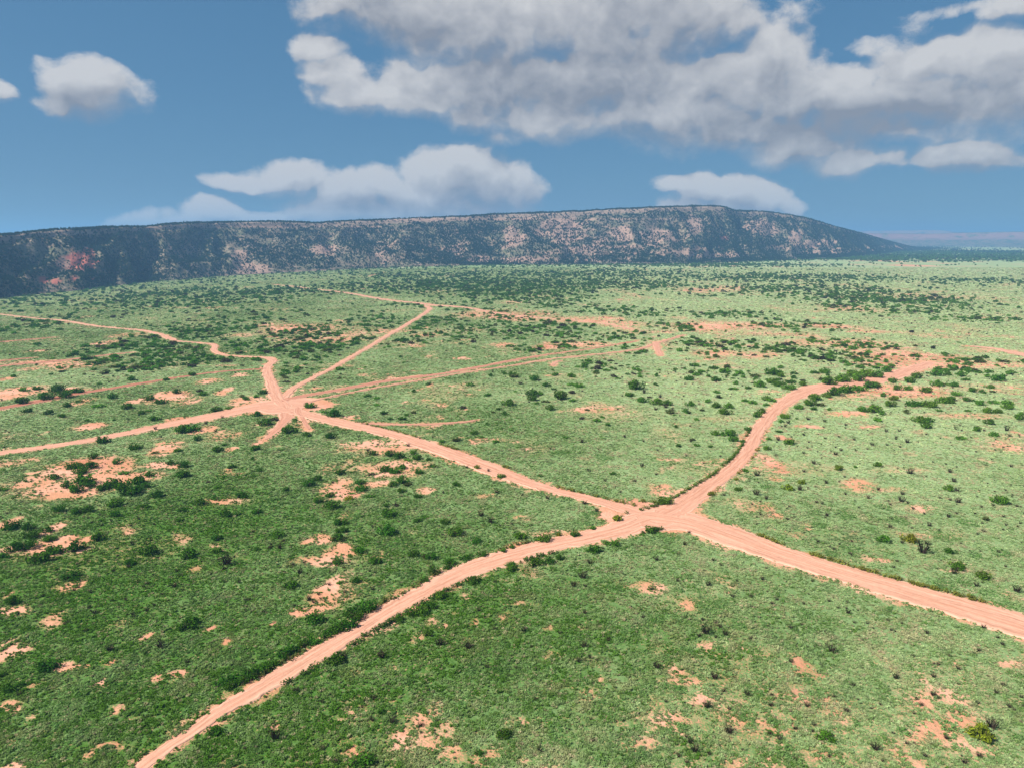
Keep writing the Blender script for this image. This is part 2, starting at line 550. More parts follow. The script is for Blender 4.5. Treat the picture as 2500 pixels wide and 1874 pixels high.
ROAD_GEO = []
for k, (label, pts, red, berm) in enumerate(ROADS):
    dist = np.mean([q[1] for q in pts])
    pts = [(a_, b_, w_ * (.80 if 'far crossing' in label or 'between' in label else .94)) for a_, b_, w_ in pts]
    C = catmull(pts, 12)
    C, s = resample(C, 0.4 if dist < 200 else 0.9 if dist < 400 else 2.0)
    T = np.gradient(C[:, :2], axis=0)
    T /= np.linalg.norm(T, axis=1, keepdims=True) + 1e-9
    # smooth tangents keep the strip from folding over itself
    ker = np.ones(9) / 9
    for a in range(2):
        T[:, a] = np.convolve(np.pad(T[:, a], 4, mode='edge'), ker, 'valid')
    T /= np.linalg.norm(T, axis=1, keepdims=True) + 1e-9
    Nn = np.stack([-T[:, 1], T[:, 0]], -1)
    ROAD_GEO.append(dict(label=label, c=C[:, :2], hw=C[:, 2] / 2, s=s, n=Nn, red=red, berm=berm, k=k))


# raster of the road footprint, used for bare soil beside the roads and to keep plants off them
RX0, RX1, RY0, RY1, RS = -900.0, 1100.0, 40.0, 1500.0, 0.5
RW, RH = int((RX1 - RX0) / RS), int((RY1 - RY0) / RS)
road_d = np.full((RH, RW), 9.0, np.float32)       # distance outside the road edge in metres (negative inside), clipped
for R in ROAD_GEO:
    for (cx, cy), hw in zip(R['c'], R['hw']):
        rad = hw + 5.0
        i0, i1 = int((cx - rad - RX0) / RS), int((cx + rad - RX0) / RS) + 1
        j0, j1 = int((cy - rad - RY0) / RS), int((cy + rad - RY0) / RS) + 1
        if i1 < 0 or j1 < 0 or i0 >= RW or j0 >= RH:
            continue
        i0, j0, i1, j1 = max(i0, 0), max(j0, 0), min(i1, RW), min(j1, RH)
        xx = RX0 + (np.arange(i0, i1) + .5) * RS
        yy = RY0 + (np.arange(j0, j1) + .5) * RS
        d = np.sqrt((xx[None] - cx) ** 2 + (yy[:, None] - cy) ** 2) - hw
        np.minimum(road_d[j0:j1, i0:i1], d, out=road_d[j0:j1, i0:i1])


def road_dist(x, y):
    i = np.clip(((np.asarray(x) - RX0) / RS).astype(int), 0, RW - 1)
    j = np.clip(((np.asarray(y) - RY0) / RS).astype(int), 0, RH - 1)
    inside = (x > RX0) & (x < RX1) & (y > RY0) & (y < RY1)
    return np.where(inside, road_d[j, i], 9.0)


# ------------------------------------------------------------------ bare soil patches (photograph tiles: centre, half sizes, strength)
A, B, Cc, D, E, Fq = tl(0, 1380), tl(830, 1380), tl(1660, 1380), tl(0, 900), tl(830, 900), tl(1660, 900)
G1, G2, G3 = tl(0, 480), tl(830, 480), tl(1660, 480)
BARE = []


def bare(t, *rows):
    kf = {G1: .72, G2: .72, G3: .70, Cc: .25, B: .46, D: 1.1, A: .9}.get(t, .85)
    for x, y, a, b, s in rows:
        s = s * kf
        px, py = t(x, y)
        BARE.append((px, py, a / 2.6333, b / 2.6333, s))


bare(A, (440, 130, 70, 40, .8), (150, 270, 95, 30, .8), (480, 635, 65, 18, 1), (60, 570, 120, 75, .75), (350, 340, 90, 50, .6), (30, 940, 70, 32, .9), (40, 500, 70, 50, .55), (1985, 300, 85, 40, .8), (2130, 170, 90, 110, .75),
     (680, 1195, 100, 35, .7), (150, 1285, 130, 30, .8), (600, 770, 35, 18, .8), (735, 900, 55, 14, .7), (685, 625, 40, 14, .8), (935, 470, 30, 14, .7), (200, 1100, 50, 14, .6), (1000, 720, 20, 10, .8), (1130, 690, 20, 10, .8), (590, 1250, 50, 14, .7),
     (1330, 380, 20, 10, .8), (1455, 485, 16, 14, .8), (1765, 385, 16, 14, .8), (60, 190, 40, 20, .6), (240, 980, 70, 22, .45), (1770, 1080, 50, 15, .8), (210, 790, 25, 14, .7), (780, 400, 120, 60, .3), (850, 1000, 40, 20, .5))
bare(B, (80, 170, 130, 90, .8), (580, 350, 45, 60, .95), (490, 460, 55, 60, .95), (660, 390, 48, 26, 1), (840, 190, 60, 26, .95), (1150, 262, 110, 16, .9), (1100, 335, 40, 26, .95), (980, 485, 45, 26, 1), (820, 472, 34, 14, .9), (1360, 575, 95, 26, .9),
     (350, 640, 40, 20, .9), (575, 1020, 60, 90, .8), (740, 1080, 55, 90, .75), (640, 1160, 80, 50, .6), (440, 1150, 60, 42, .95), (980, 1230, 90, 60, .8), (1600, 830, 90, 60, .5), (1648, 738, 25, 20, .95), (2040, 990, 110, 50, .75), (90, 655, 70, 40, .7), (915, 388, 20, 10, 1),
     (1395, 415, 28, 14, .9), (1530, 380, 42, 14, .9), (1290, 205, 30, 18, .9), (750, 300, 34, 18, .9), (1300, 740, 30, 26, .8), (1300, 1015, 60, 18, .7), (1200, 40, 90, 40, .8), (1040, 100, 90, 24, .6), (1300, 0, 120, 14, .6), (2060, 150, 60, 26, .6), (450, 430, 60, 120, .35), (80, 1215, 40, 24, .8), (630, 945, 40, 30, .8), (1880, 1120, 90, 50, .5), (370, 960, 50, 30, .6), (700, 280, 90, 60, .35), (2150, 660, 40, 16, .7), (590, 330, 40, 30, .7),
     (520, 560, 60, 40, .4), (870, 1180, 40, 30, .7), (760, 1180, 60, 40, .7))
bare(Cc, (990, 820, 34, 20, 1), (1040, 955, 55, 18, .9), (600, 150, 30, 26, .8), (1700, 820, 60, 18, .8), (1960, 1240, 70, 32, .7), (780, 1020, 60, 22, .75), (945, 1222, 34, 24, 1), (200, 840, 50, 40, .6), (1800, 625, 34, 20, .8), (1970, 690, 34, 20, .8), (1500, 400, 34, 14, .7), (1760, 990, 60, 34, .55),
     (1240, 330, 70, 24, .4), (450, 960, 160, 60, .35), (1100, 880, 160, 80, .3), (520, 280, 60, 26, .5), (1850, 1180, 60, 50, .5), (400, 1290, 60, 20, .7), (1580, 770, 20, 60, .6), (620, 120, 260, 60, .3), (850, 685, 20, 16, .8), (1040, 720, 80, 40, .45), (1390, 880, 120, 60, .35))
bare(D, (560, 640, 260, 70, .8), (430, 780, 220, 55, .95), (760, 700, 180, 40, .9), (330, 700, 150, 70, .5), (900, 690, 130, 40, .6), (60, 600, 190, 34, .4), (570, 372, 85, 22, .7), (1090, 172, 110, 30, .9), (1080, 515, 80, 45, .75), (1480, 520, 40, 16, .8), (1150, 325, 80, 16, .7), (1300, 395, 60, 26, .9), (1250, 412, 80, 12, .8), (870, 205, 38, 18, .8), (1345, 78, 75, 18, .7), (1450, 145, 36, 26, .9),
     (60, 160, 140, 44, 1), (60, 980, 55, 30, .7), (370, 1030, 60, 40, .75), (460, 1075, 40, 20, .9), (555, 1095, 40, 22, .85), (2150, 1180, 90, 60, .8), (2050, 1090, 70, 34, .6), (2150, 770, 110, 70, .55), (1050, 620, 110, 14, .7), (1450, 850, 180, 22, .5), (190, 1150, 200, 30, .4), (300, 1130, 120, 50, .5), (1640, 480, 25, 12, 1), (1440, 430, 120, 40, .35), (2060, 1230, 160, 30, .6), (520, 215, 80, 30, .4), (1540, 40, 60, 14, .6), (200, 900, 60, 20, .3), (1240, 200, 60, 30, .3), (1590, 205, 90, 30, .8), (2130, 640, 90, 60, .3))
bare(E, (300, 500, 230, 45, .75), (330, 640, 230, 60, .7), (230, 740, 110, 26, .7), (550, 772, 45, 22, .9), (30, 800, 90, 46, .75), (70, 600, 60, 90, .4), (2060, 785, 90, 40, .7), (2120, 420, 120, 60, .3), (1750, 280, 250, 70, .3), (480, 60, 200, 12, .4), (430, 215, 40, 8, .8), (60, 310, 60, 12, .8), (1560, 580, 60, 20, .3), (1010, 650, 60, 30, .5), (940, 825, 60, 14, .5), (1170, 965, 90, 16, .5), (40, 950, 60, 40, .4), (1400, 1050, 240, 20, .5), (1220, 520, 100, 24, .3), (960, 460, 120, 20, .45))
bare(Fq, (1090, 290, 130, 18, .8), (800, 372, 80, 12, .7), (1230, 375, 70, 12, .7), (560, 580, 50, 50, .6), (650, 440, 45, 20, .75), (1130, 760, 90, 34, .6), (1360, 150, 300, 40, .6), (1620, 165, 120, 30, .45), (1560, 895, 120, 18, .55), (1300, 780, 160, 26, .4), (1330, 1240, 70, 10, .6), (450, 880, 120, 40, .35), (1400, 650, 240, 22, .3), (2150, 520, 140, 40, .3), (1850, 300, 260, 22, .45), (1480, 1060, 160, 24, .35), (1150, 730, 80, 20, .6), (1700, 1060, 200, 40, .25), (620, 950, 60, 20, .5), (300, 320, 200, 20, .3), (1200, 1230, 60, 30, .4))
bare(G1, (1950, 850, 300, 40, .7), (2000, 920, 300, 30, .6), (250, 1065, 200, 18, .8), (170, 1110, 60, 14, .8), (30, 1170, 60, 14, .9), (500, 590, 90, 10, .9), (480, 1080, 120, 30, .4), (1700, 830, 60, 14, .7), (820, 890, 120, 20, .6), (660, 940, 60, 20, .5), (1370, 715, 60, 8, .7), (980, 705, 50, 8, .6), (560, 1240, 140, 14, .5), (1500, 890, 160, 20, .4), (330, 770, 40, 10, .6), (1180, 715, 100, 6, .5), (240, 990, 40, 8, .8), (1440, 1085, 90, 8, .6))
bare(G2, (1000, 760, 300, 30, .7), (1180, 780, 160, 26, .7), (1500, 790, 350, 24, .6), (1800, 820, 200, 24, .6), (150, 870, 220, 40, .5), (1600, 950, 160, 20, .8), (1350, 965, 120, 14, .7), (1050, 950, 80, 14, .7), (550, 890, 120, 16, .6), (780, 1040, 60, 8, .8), (1900, 870, 200, 20, .4), (480, 960, 60, 12, .5), (1850, 850, 80, 14, .7), (230, 500, 20, 14, .9), (1100, 680, 100, 14, .5), (1690, 1080, 80, 10, .3))
bare(G3, (200, 600, 220, 14, .7), (350, 585, 90, 8, .7), (300, 830, 400, 30, .7), (900, 830, 120, 16, .7), (1000, 940, 400, 30, .6), (1400, 1020, 250, 40, .55), (1700, 1080, 400, 26, .55), (600, 880, 300, 20, .5), (2000, 990, 200, 16, .5), (1500, 445, 120, 4, .9), (1310, 415, 40, 8, .7), (1100, 720, 200, 30, .5), (1600, 640, 400, 20, .35), (1350, 870, 200, 14, .4), (400, 1010, 250, 20, .5))

BW = []
for px, py, a, b, s in BARE:
    p = ground_at(px, py)
    m = slant_scale(p)
    q = ground_at(px, py + max(b, 2))
    ry = min(max(abs(q.y - p.y), 1.0), 120)
    BW.append((p.x, p.y, max(a * m, .8), ry, s))


def bare_field(x, y):
    """0 .. 1.2, how bare the soil is at a place"""
    x = np.asarray(x, float)
    y = np.asarray(y, float)
    f = np.zeros_like(x)
    wx = x + (fbm(x, y, 6, 3, 40) - .5) * 5
    wy = y + (fbm(x, y, 6, 3, 50) - .5) * 5
    for cx, cy, rx, ry, s in BW:
        sel = (np.abs(x - cx) < rx * 2.2 + 5) & (np.abs(y - cy) < ry * 2.2 + 5)
        if not sel.any():
            continue
        r2 = ((wx[sel] - cx) / rx) ** 2 + ((wy[sel] - cy) / ry) ** 2
        f[sel] = np.maximum(f[sel], s * np.exp(-r2 ** 1.3 * .7))
    # small scattered scrapes everywhere
    n = fbm(x, y, 26, 3, 3)
    n2 = fbm(x, y, 4.2, 3, 7)
    f = f + sstep(.52, .74, n) * .22 + sstep(.60, .80, n2) * .28 * sstep(.38, .6, n) - .02
    rd = road_dist(x, y)
    f = np.maximum(f, 1.0 - sstep(-.4, .4, rd))
    f = np.maximum(f, .40 * (1 - sstep(0.2, 2.4, rd + (n2 - .5) * 5)))
    return f


def tone_field(x, y):
    """0 = lush dark green, 1 = pale dry grass; paler with distance and to the right, part dry grass, part light put into the colour"""
    x = np.asarray(x, float)
    y = np.asarray(y, float)
    t = .12 + .58 * sstep(-55, 95, x - .12 * (y - 80)) + .50 * sstep(90, 300, y) + .22 * sstep(0, 500, x) * sstep(250, 800, y)  # brighter right side painted into the grass colour, along with its dryness
    t = t + (fbm(x, y, 34, 4, 21) - .5) * .60 + (fbm(x, y * .8, 110, 3, 27) - .5) * .45
    return np.clip(t, 0, 1.25)

# ------------------------------------------------------------------ materials of the soil
SOIL = (0.48, 0.235, 0.135)
SOIL_PALE = (0.58, 0.31, 0.215)
SOIL_RED = (0.36, 0.115, 0.060)
GRASS_LUSH = (0.052, 0.125, 0.018)
GRASS_PALE = (0.240, 0.330, 0.155)
GRASS_TAN = (0.32, 0.25, 0.15)


def soil_colour(g, pos):
    n1 = g.noise(pos, 0.11, 4, .55)
    n2 = g.noise(pos, 1.3, 4, .6)
    c = g.mix(g.step(n1, .38, .66), SOIL, SOIL_PALE)
    c = g.mix(g.m('MULTIPLY', g.step(g.noise(pos, 0.035, 3, .5), .50, .68), .45), c, SOIL_RED)
    v = g.m('MULTIPLY_ADD', n2, .36, .82)
    return g.mix(1.0, c, g.xyz(v, v, v), 'MULTIPLY')


def ground_material():
    m, g, b, out = new_mat('grassland soil')
    pos = g.node('ShaderNodeNewGeometry').outputs['Position']
    bare_ = g.attr('bare')
    tone = g.attr('tone')
    soil = soil_colour(g, pos)
    # short grass between the tufts
    n1 = g.noise(pos, 0.9, 5, .62)
    n2 = g.noise(pos, 0.16, 4, .55)
    n3 = g.noise(pos, 3.1, 3, .6)
    t = g.m('ADD', tone, g.m('MULTIPLY_ADD', n2, .7, -.35))
    t = g.m('ADD', t, g.m('MULTIPLY_ADD', n1, .9, -.45))
    t = g.m('MINIMUM', g.m('MAXIMUM', t, 0.0), 1.2)
    gr = g.mix(t, GRASS_LUSH, GRASS_PALE)
    gr = g.mix(g.m('MULTIPLY', g.step(g.noise(pos, 0.42, 4, .6), .50, .72), g.m('MULTIPLY_ADD', tone, .55, .12)), gr, GRASS_TAN)
    v = g.m('MULTIPLY_ADD', n3, .6, .70)
    gr = g.mix(1.0, gr, g.xyz(v, v, v), 'MULTIPLY')
    # soil shows where the bare value beats the breakup noise
    br = g.m('ADD', g.m('MULTIPLY', g.noise(pos, 1.15, 4, .62), .62), g.m('MULTIPLY', g.noise(pos, 0.33, 3, .5), .38))
    sp = g.noise(pos, 3.4, 4, .7)
    br = g.m('ADD', g.m('MULTIPLY', br, .42), g.m('MULTIPLY', sp, .58))
    k = g.m('ADD', br, g.m('MULTIPLY', bare_, .52))
    k = g.m('ADD', k, g.m('MULTIPLY', tone, .05))
    mask = g.step(k, .585, .765)
    # flecks of soil between the tufts
    fl = g.m('MULTIPLY', g.step(g.noise(pos, 1.9, 3, .6), .60, .68), .55)
    mask = g.m('MAXIMUM', mask, fl)
    col = g.mix(mask, gr, soil)
    g.put(b.inputs['Base Color'], col)
    b.inputs['Roughness'].default_value = 0.95
    b.inputs['Specular IOR Level'].default_value = 0.05
    h = g.m('ADD', g.m('MULTIPLY', g.noise(pos, 2.2, 4, .65), .55), g.m('MULTIPLY', g.noise(pos, 0.7, 3, .5), .8))
    bump = g.node('ShaderNodeBump')
    bump.inputs['Strength'].default_value = .8
    bump.inputs['Distance'].default_value = .35
    g.put(bump.inputs['Height'], h)
    g.put(b.inputs['Normal'], bump.outputs[0])
    return m


def road_material():
    m, g, b, out = new_mat('packed red dirt')
    pos = g.node('ShaderNodeNewGeometry').outputs['Position']
    u, v = g.attr('across'), g.attr('along')
    red, hw = g.attr('red'), g.attr('half_width')
    um = g.m('MULTIPLY', u, hw)
    st = g.xyz(g.m('MULTIPLY', um, 1.9), g.m('MULTIPLY', v, .075), 0.0)
    s1 = g.noise(st, 1.0, 5, .62)
    s2 = g.noise(g.xyz(g.m('MULTIPLY', um, 4.5), g.m('MULTIPLY', v, .22), 3.0), 1.0, 3, .6)
    c = g.mix(g.step(s1, .36, .62), (.42, .205, .132), (.55, .305, .212))
    c = g.mix(g.m('MULTIPLY', g.step(s2, .54, .74), .65), c, (.36, .165, .095))
    au = g.m('ABSOLUTE', u)
    # packed wheel tracks are paler and smoother
    wt = g.m('MULTIPLY', g.step(g.m('ABSOLUTE', g.m('SUBTRACT', au, .42)), .16, .04), .45)
    c = g.mix(wt, c, (.60, .335, .235))
    c = g.mix(g.m('MULTIPLY', red, g.m('MULTIPLY_ADD', s1, 1.1, .65, clamp=True)), c, (.27, .080, .045))
    # pale thrown-up spoil on the edges
    c = g.mix(g.m('MULTIPLY', g.step(au, .80, .97), .5), c, (.62, .40, .29))
    ln = g.m('MULTIPLY', g.step(g.m('ABSOLUTE', g.m('SUBTRACT', g.m('ABSOLUTE', g.m('ADD', u, g.m('MULTIPLY_ADD', g.noise(g.xyz(g.m('MULTIPLY', v, .06), 0.0, 1.0), 1.0, 2, .5), .5, -.25))), .40)), .075, .02), g.step(g.noise(g.xyz(g.m('MULTIPLY', v, .16), u, 5.0), 1.0, 3, .6), .42, .62))
    c = g.mix(g.m('MULTIPLY', ln, .5), c, (.27, .12, .075))
    # clods, litter
    d = g.step(g.noise(pos, 2.6, 3, .7), .66, .72)
    c = g.mix(g.m('MULTIPLY', d, .5), c, (.20, .10, .05))
    f = g.m('MULTIPLY_ADD', g.noise(pos, 1.1, 4, .6), .4, .8)
    c = g.mix(1.0, c, g.xyz(f, f, f), 'MULTIPLY')
    g.put(b.inputs['Base Color'], c)
    h = g.m('ADD', g.m('MULTIPLY', s2, .5), g.m('ADD', g.m('MULTIPLY', s1, .7), g.m('MULTIPLY', g.noise(pos, 3.0, 3, .6), .35)))
    bump = g.node('ShaderNodeBump')
    bump.inputs['Strength'].default_value = .7
    bump.inputs['Distance'].default_value = .14
    g.put(bump.inputs['Height'], h)
    g.put(b.inputs['Normal'], bump.outputs[0])
    return m


# ------------------------------------------------------------------ the plain
def axis(fine0, fine1, step, lo, hi, grow):
    mid = np.arange(fine0, fine1 + step * .5, step)
    up, s = [mid[-1]], step
    while up[-1] < hi:
        s *= grow
        up.append(up[-1] + s)
    dn, s = [mid[0]], step
    while dn[-1] > lo:
        s *= grow
        dn.append(dn[-1] - s)
    return np.r_[dn[:0:-1], mid, up[1:]]


gx = axis(-210, 230, 0.9, -13000, 13000, 1.06)
gy = axis(62, 330, 0.8, -2500, 14000, 1.022)
gy = gy[(gy > 40) | (np.arange(len(gy)) % 8 == 0)]
GX, GY = np.meshgrid(gx, gy)
GZ = plain_z(GX, GY)
ground = structure(grid_mesh('ground', GX, GY, GZ, ground_material(),
                             dict(bare=bare_field(GX, GY), tone=tone_field(GX, GY))), 'wide green grassland plain with patches of bare red soil')

# ------------------------------------------------------------------ the dirt roads
ROAD_MAT = road_material()
for R in ROAD_GEO:
    us = np.array([-1.0, -.96, -.84, -.70, -.55, -.42, -.28, 0, .28, .42, .55, .70, .84, .96, 1.0])
    be = R['berm']
    be *= .6
    prof = np.array([-.04, .02, be, .4 * be, .02, -.01, .02, .05, .02, -.01, .02, .25 * be, be * .3, .01, -.04])
    n = len(R['s'])
    cx, cy, hw, s = R['c'][:, 0], R['c'][:, 1], R['hw'], R['s']
    k = R['k']
    nl = (fbm(s, 0 * s + 3.1 * k, 2.6, 5, 60, .75) - .5)
    nr = (fbm(s, 0 * s + 7.7 * k + 50, 2.6, 5, 64, .75) - .5)
    wide = 1 + (fbm(s, 0 * s + 1.7 * k + 90, 14, 2, 66) - .5) * .25
    amp = np.minimum(.62 * hw, 1.35)
    le, re_ = hw * wide + nl * amp * 1.6, hw * wide + nr * amp * 1.6
    ends = np.minimum(sstep(0, 3, s), sstep(0, 3, s[-1] - s)) * .8 + .2
    off = np.where(us[None] < 0, us[None] * le[:, None], us[None] * re_[:, None]) * ends[:, None]
    X = cx[:, None] + R['n'][:, :1] * off
    Y = cy[:, None] + R['n'][:, 1:] * off
    bumpy = (fbm(X, Y, 1.6, 3, 70) - .5)
    Z = plain_z(X, Y) + .045 + .007 * k + (prof[None] * sstep(0, 14, np.minimum(s, s[-1] - s))[:, None]) * (.6 + .8 * fbm(s, 0 * s + k, 9, 2, 74)[:, None]) + bumpy * .10 * (np.abs(us)[None] > .6) * (np.abs(us)[None] < .99) + bumpy * .03 * (np.abs(us)[None] < .95)
    Z = np.where(np.abs(us)[None] < .95, np.maximum(Z, plain_z(X, Y) + .03 + .007 * k), Z)
    o = grid_mesh('dirt_road' if hw.mean() > 1.6 else 'dirt_track', X, Y, Z, ROAD_MAT,
                  dict(across=np.broadcast_to(us[None], X.shape), along=np.broadcast_to(s[:, None], X.shape),
                       red=np.full(X.shape, R['red']), half_width=np.broadcast_to(hw[:, None], X.shape)))
    structure(o, 'reddish dirt ' + R['label'] if 'road' in R['label'] and 'red' not in R['label'] else R['label'])

# ------------------------------------------------------------------ the mesa
KF = 2500 / 2212
# foot x, foot y, crest x, crest y (layout 2212 wide), run from foot to crest in metres
MESA = [
    (-560, 760, -560, 530, 200), (-260, 690, -260, 520, 230), (-80, 658, -80, 513, 250), (0, 645, 0, 509, 260), (100, 634, 100, 499, 270), (170, 628, 170, 495, 280), (250, 618, 250, 491.5, 290), (325, 609, 318, 490.5, 300), (385, 605, 372, 484, 312), (480, 597, 480, 481, 330),
    (600, 590, 610, 479, 350), (700, 585, 680, 482, 360), (760, 582, 730, 479, 370), (850, 578, 850, 474, 380), (1000, 574, 1000, 468, 400), (1100, 572, 1100, 462, 420), (1200, 572, 1200, 459, 430),
    (1300, 571, 1300, 454, 440), (1400, 571, 1400, 449, 450), (1500, 569, 1490, 446, 460), (1570, 567, 1560, 447, 450), (1630, 565, 1590, 456, 420), (1690, 563, 1640, 457, 400), (1740, 561, 1700, 464, 370),
    (1790, 559, 1750, 474, 330), (1840, 556, 1800, 489, 300), (1880, 552, 1850, 502, 260), (1920, 547, 1890, 513, 220), (1960, 543, 1930, 524, 160), (2000, 540, 1975, 534, 90), (2040, 537, 2030, 536, 30),
]
foot, crest = [], []
for fx, fy, cx, cy, run in MESA:
    p = ground_at(fx * KF, fy * KF)
    d = ray_dir(cx * KF, cy * KF)
    dh = math.hypot(d.x, d.y)
    rng_f = math.hypot(p.x, p.y)
    t = (rng_f + run) / dh
    foot.append((p.x, p.y, p.z))
    crest.append((d.x * t, d.y * t, CAM_H + d.z * t))
foot = catmull(foot, 8)
crest = catmull(crest, 8)
seg = np.r_[0, np.cumsum(np.linalg.norm(np.diff((foot + crest)[:, :2] / 2, axis=0), axis=1))]
NS = 900
sm = np.linspace(0, seg[-1], NS)
foot = np.stack([np.interp(sm, seg, foot[:, k]) for k in range(3)], -1)
crest = np.stack([np.interp(sm, seg, crest[:, k]) for k in range(3)], -1)
tt = np.r_[np.linspace(-.06, 1.0, 90), 1.0 + np.linspace(.012, 1, 22) ** 1.6 * 2.2]
prof_t = np.array([-.06, 0, .12, .28, .45, .62, .76, .86, .915, .94, 1.0, 1.2, 1.6, 3.2])
prof_z = np.array([-.015, .004, .07, .19, .335, .50, .665, .80, .885, .975, 1.0, 1.004, 1.0, .99])
pz = np.interp(tt, prof_t, prof_z)
Sg, Tg = np.meshgrid(sm, tt)
FX = foot[None]
CX = crest[None]
MX = FX[..., 0] + (CX[..., 0] - FX[..., 0]) * Tg
MY = FX[..., 1] + (CX[..., 1] - FX[..., 1]) * Tg
Hc = np.maximum(CX[..., 2] - FX[..., 2], .5)
# spurs and gullies running down the slope
warp_s = Sg + (fbm(MX, MY, 120, 3, 80) - .5) * 110
rid = 1 - np.abs(2 * fbm(warp_s, Tg * 120, 150, 3, 84) - 1)
rid2 = 1 - np.abs(2 * fbm(warp_s, Tg * 90 + 500, 55, 3, 88) - 1)
env = sstep(0, .22, Tg) * (1 - sstep(.80, .97, Tg))
foot_env = np.exp(-((Tg - .12) / .14) ** 2)
MZ = FX[..., 2] + pz[:, None] * Hc + env * Hc * ((rid - .72) * .34 + (rid2 - .72) * .18)
MZ += foot_env * Hc * .10 * (fbm(Sg, 0 * Sg, 90, 3, 92) - .45) * (Tg > 0)
rim = sstep(.84, .92, Tg) * (1 - sstep(1.0, 1.05, Tg))
MZ += rim * (fbm(Sg, Tg * 60, 16, 3, 96) - .5) * 3.2 * np.minimum(1, Hc / 60)
MZ += (fbm(MX, MY, 14, 4, 98) - .5) * 3.0 * sstep(0.02, .15, Tg) * np.minimum(1, Hc / 40)
MZ = np.where(Tg < 0, FX[..., 2] - 1.0, MZ)


def mesa_material():
    m, g, b, out = new_mat('mesa slope')
    pos = g.node('ShaderNodeNewGeometry').outputs['Position']
    hgt, s = g.attr('height'), g.attr('open')
    n1 = g.noise(pos, .018, 4, .6)
    n2 = g.noise(pos, .11, 5, .65)
    c = g.mix(g.step(n1, .38, .62), (.19, .135, .10), (.14, .13, .08))
    c = g.mix(g.step(n2, .50, .62), c, (.36, .265, .205))
    # low scrub
    c = g.mix(g.m('MULTIPLY', g.step(g.noise(pos, .22, 4, .6), .44, .58), .75), c, (.035, .055, .022))
    # ledges under the rim
    led = g.noise(g.v('MULTIPLY', pos, (.02, .02, .8)), 1.0, 3, .6)
    rimm = g.m('MULTIPLY', g.step(hgt, .875, .90), g.step(hgt, .995, .975))
    c = g.mix(g.m('MULTIPLY', rimm, .8), c, g.mix(led, (.20, .13, .095), (.40, .30, .24)))
    c = g.mix(g.attr('redcut'), c, g.mix(led, (.28, .075, .05), (.40, .14, .10)))
    n3 = g.noise(pos, .30, 4, .7)
    c = g.mix(g.m('MULTIPLY', g.step(g.m('ADD', s, g.m('MULTIPLY_ADD', n3, 2.4, -1.2)), .35, .8), .9), c, g.mix(n2, (.24, .148, .11), (.38, .255, .195)))
    g.put(b.inputs['Base Color'], c)
    bump = g.node('ShaderNodeBump')
    bump.inputs['Strength'].default_value = 1
    bump.inputs['Distance'].default_value = 2.0
    g.put(bump.inputs['Height'], g.noise(pos, .25, 5, .65))
    g.put(b.inputs['Normal'], bump.outputs[0])
    return m


# open scree slopes and red cuts: layout position and half sizes
OPEN = [(520, 560, 30, 40, .6), (545, 585, 60, 12, .8), (700, 540, 34, 14, .9), (680, 590, 60, 8, .8), (950, 578, 60, 8, .5), (1110, 515, 24, 26, .8), (1215, 495, 60, 26, .9), (1230, 515, 50, 20, .7), (1340, 505, 40, 24, .7), (1420, 515, 50, 24, .7), (1320, 540, 160, 24, .5), (1500, 490, 20, 24, .8), (1640, 488, 38, 15, 1.0),
        (1660, 500, 26, 12, .9), (1720, 512, 14, 16, 1), (1760, 528, 60, 10, .9), (1700, 535, 60, 8, .7), (1480, 545, 100, 14, .5), (1550, 552, 80, 8, .8), (1780, 545, 60, 5, 1), (1180, 560, 200, 10, .5), (130, 570, 20, 14, .6), (400, 545, 40, 30, .4), (830, 540, 40, 30, .35), (980, 540, 60, 20, .4), (1040, 560, 50, 10, .6), (1850, 540, 80, 6, .7), (1950, 535, 60, 6, .8), (480, 490, 400, 3, .6), (1000, 474, 500, 3, .7)]
REDC = [(180, 560, 36, 22, 1.0), (150, 572, 40, 10, .6), (95, 604, 12, 7, .9), (120, 607, 10, 6, .8), (205, 602, 8, 6, .7), (160, 600, 8, 6, .7), (1107, 524, 9, 5, .9), (1240, 502, 14, 26, .35), (700, 540, 26, 12, .35), (1725, 512, 6, 4, .9), (1740, 533, 40, 4, .5), (1560, 520, 12, 12, .5)]
mpx, mpy = to_px(MX, MY, MZ)


def blobs(L, px, py, n):
    f = np.zeros(px.shape)
    for x, y, a, b, s in L:
        r2 = ((px / KF - x) / a) ** 2 + ((py / KF - y) / b) ** 2
        f = np.maximum(f, s * np.exp(-r2 ** 1.4 * .8))
    return np.clip(f + (n - .5) * 1.1 * (f > .12), 0, 1)


mn = fbm(MX, MY, 22, 4, 99)
OPENF = blobs(OPEN, mpx, mpy, mn) * (Tg < 1.02)
REDF = blobs(REDC, mpx, mpy, mn) * (Tg < 1.02)
mesa = structure(grid_mesh('mesa', MX, MY, MZ, mesa_material(),
                           dict(height=np.broadcast_to(pz[:, None], MX.shape), open=sstep(.2, .7, OPENF), redcut=sstep(.3, .6, REDF))),
                 'long flat-topped mesa dotted with dark junipers, with a rocky rim')


# ------------------------------------------------------------------ far mesas on the right
def far_mesa_material(name, cliff, slope):
    m, g, b, out = new_mat(name)
    pos = g.node('ShaderNodeNewGeometry').outputs['Position']
    h = g.attr('height')
    n = g.noise(g.v('MULTIPLY', pos, (1, 1, .3)), .02, 5, .65)
    tr = g.step(g.noise(pos, .035, 4, .65), .46, .56)
    c = g.mix(tr, slope, (.05, .075, .04))
    cl = g.mix(n, tuple(.6 * q for q in cliff), cliff)
    band = g.m('MULTIPLY', g.step(h, .44, .54), g.step(h, .985, .93))
    c = g.mix(g.m('MULTIPLY', band, g.step(g.noise(pos, .012, 3, .6), .36, .48)), c, cl)
    g.put(b.inputs['Base Color'], c)
    return m


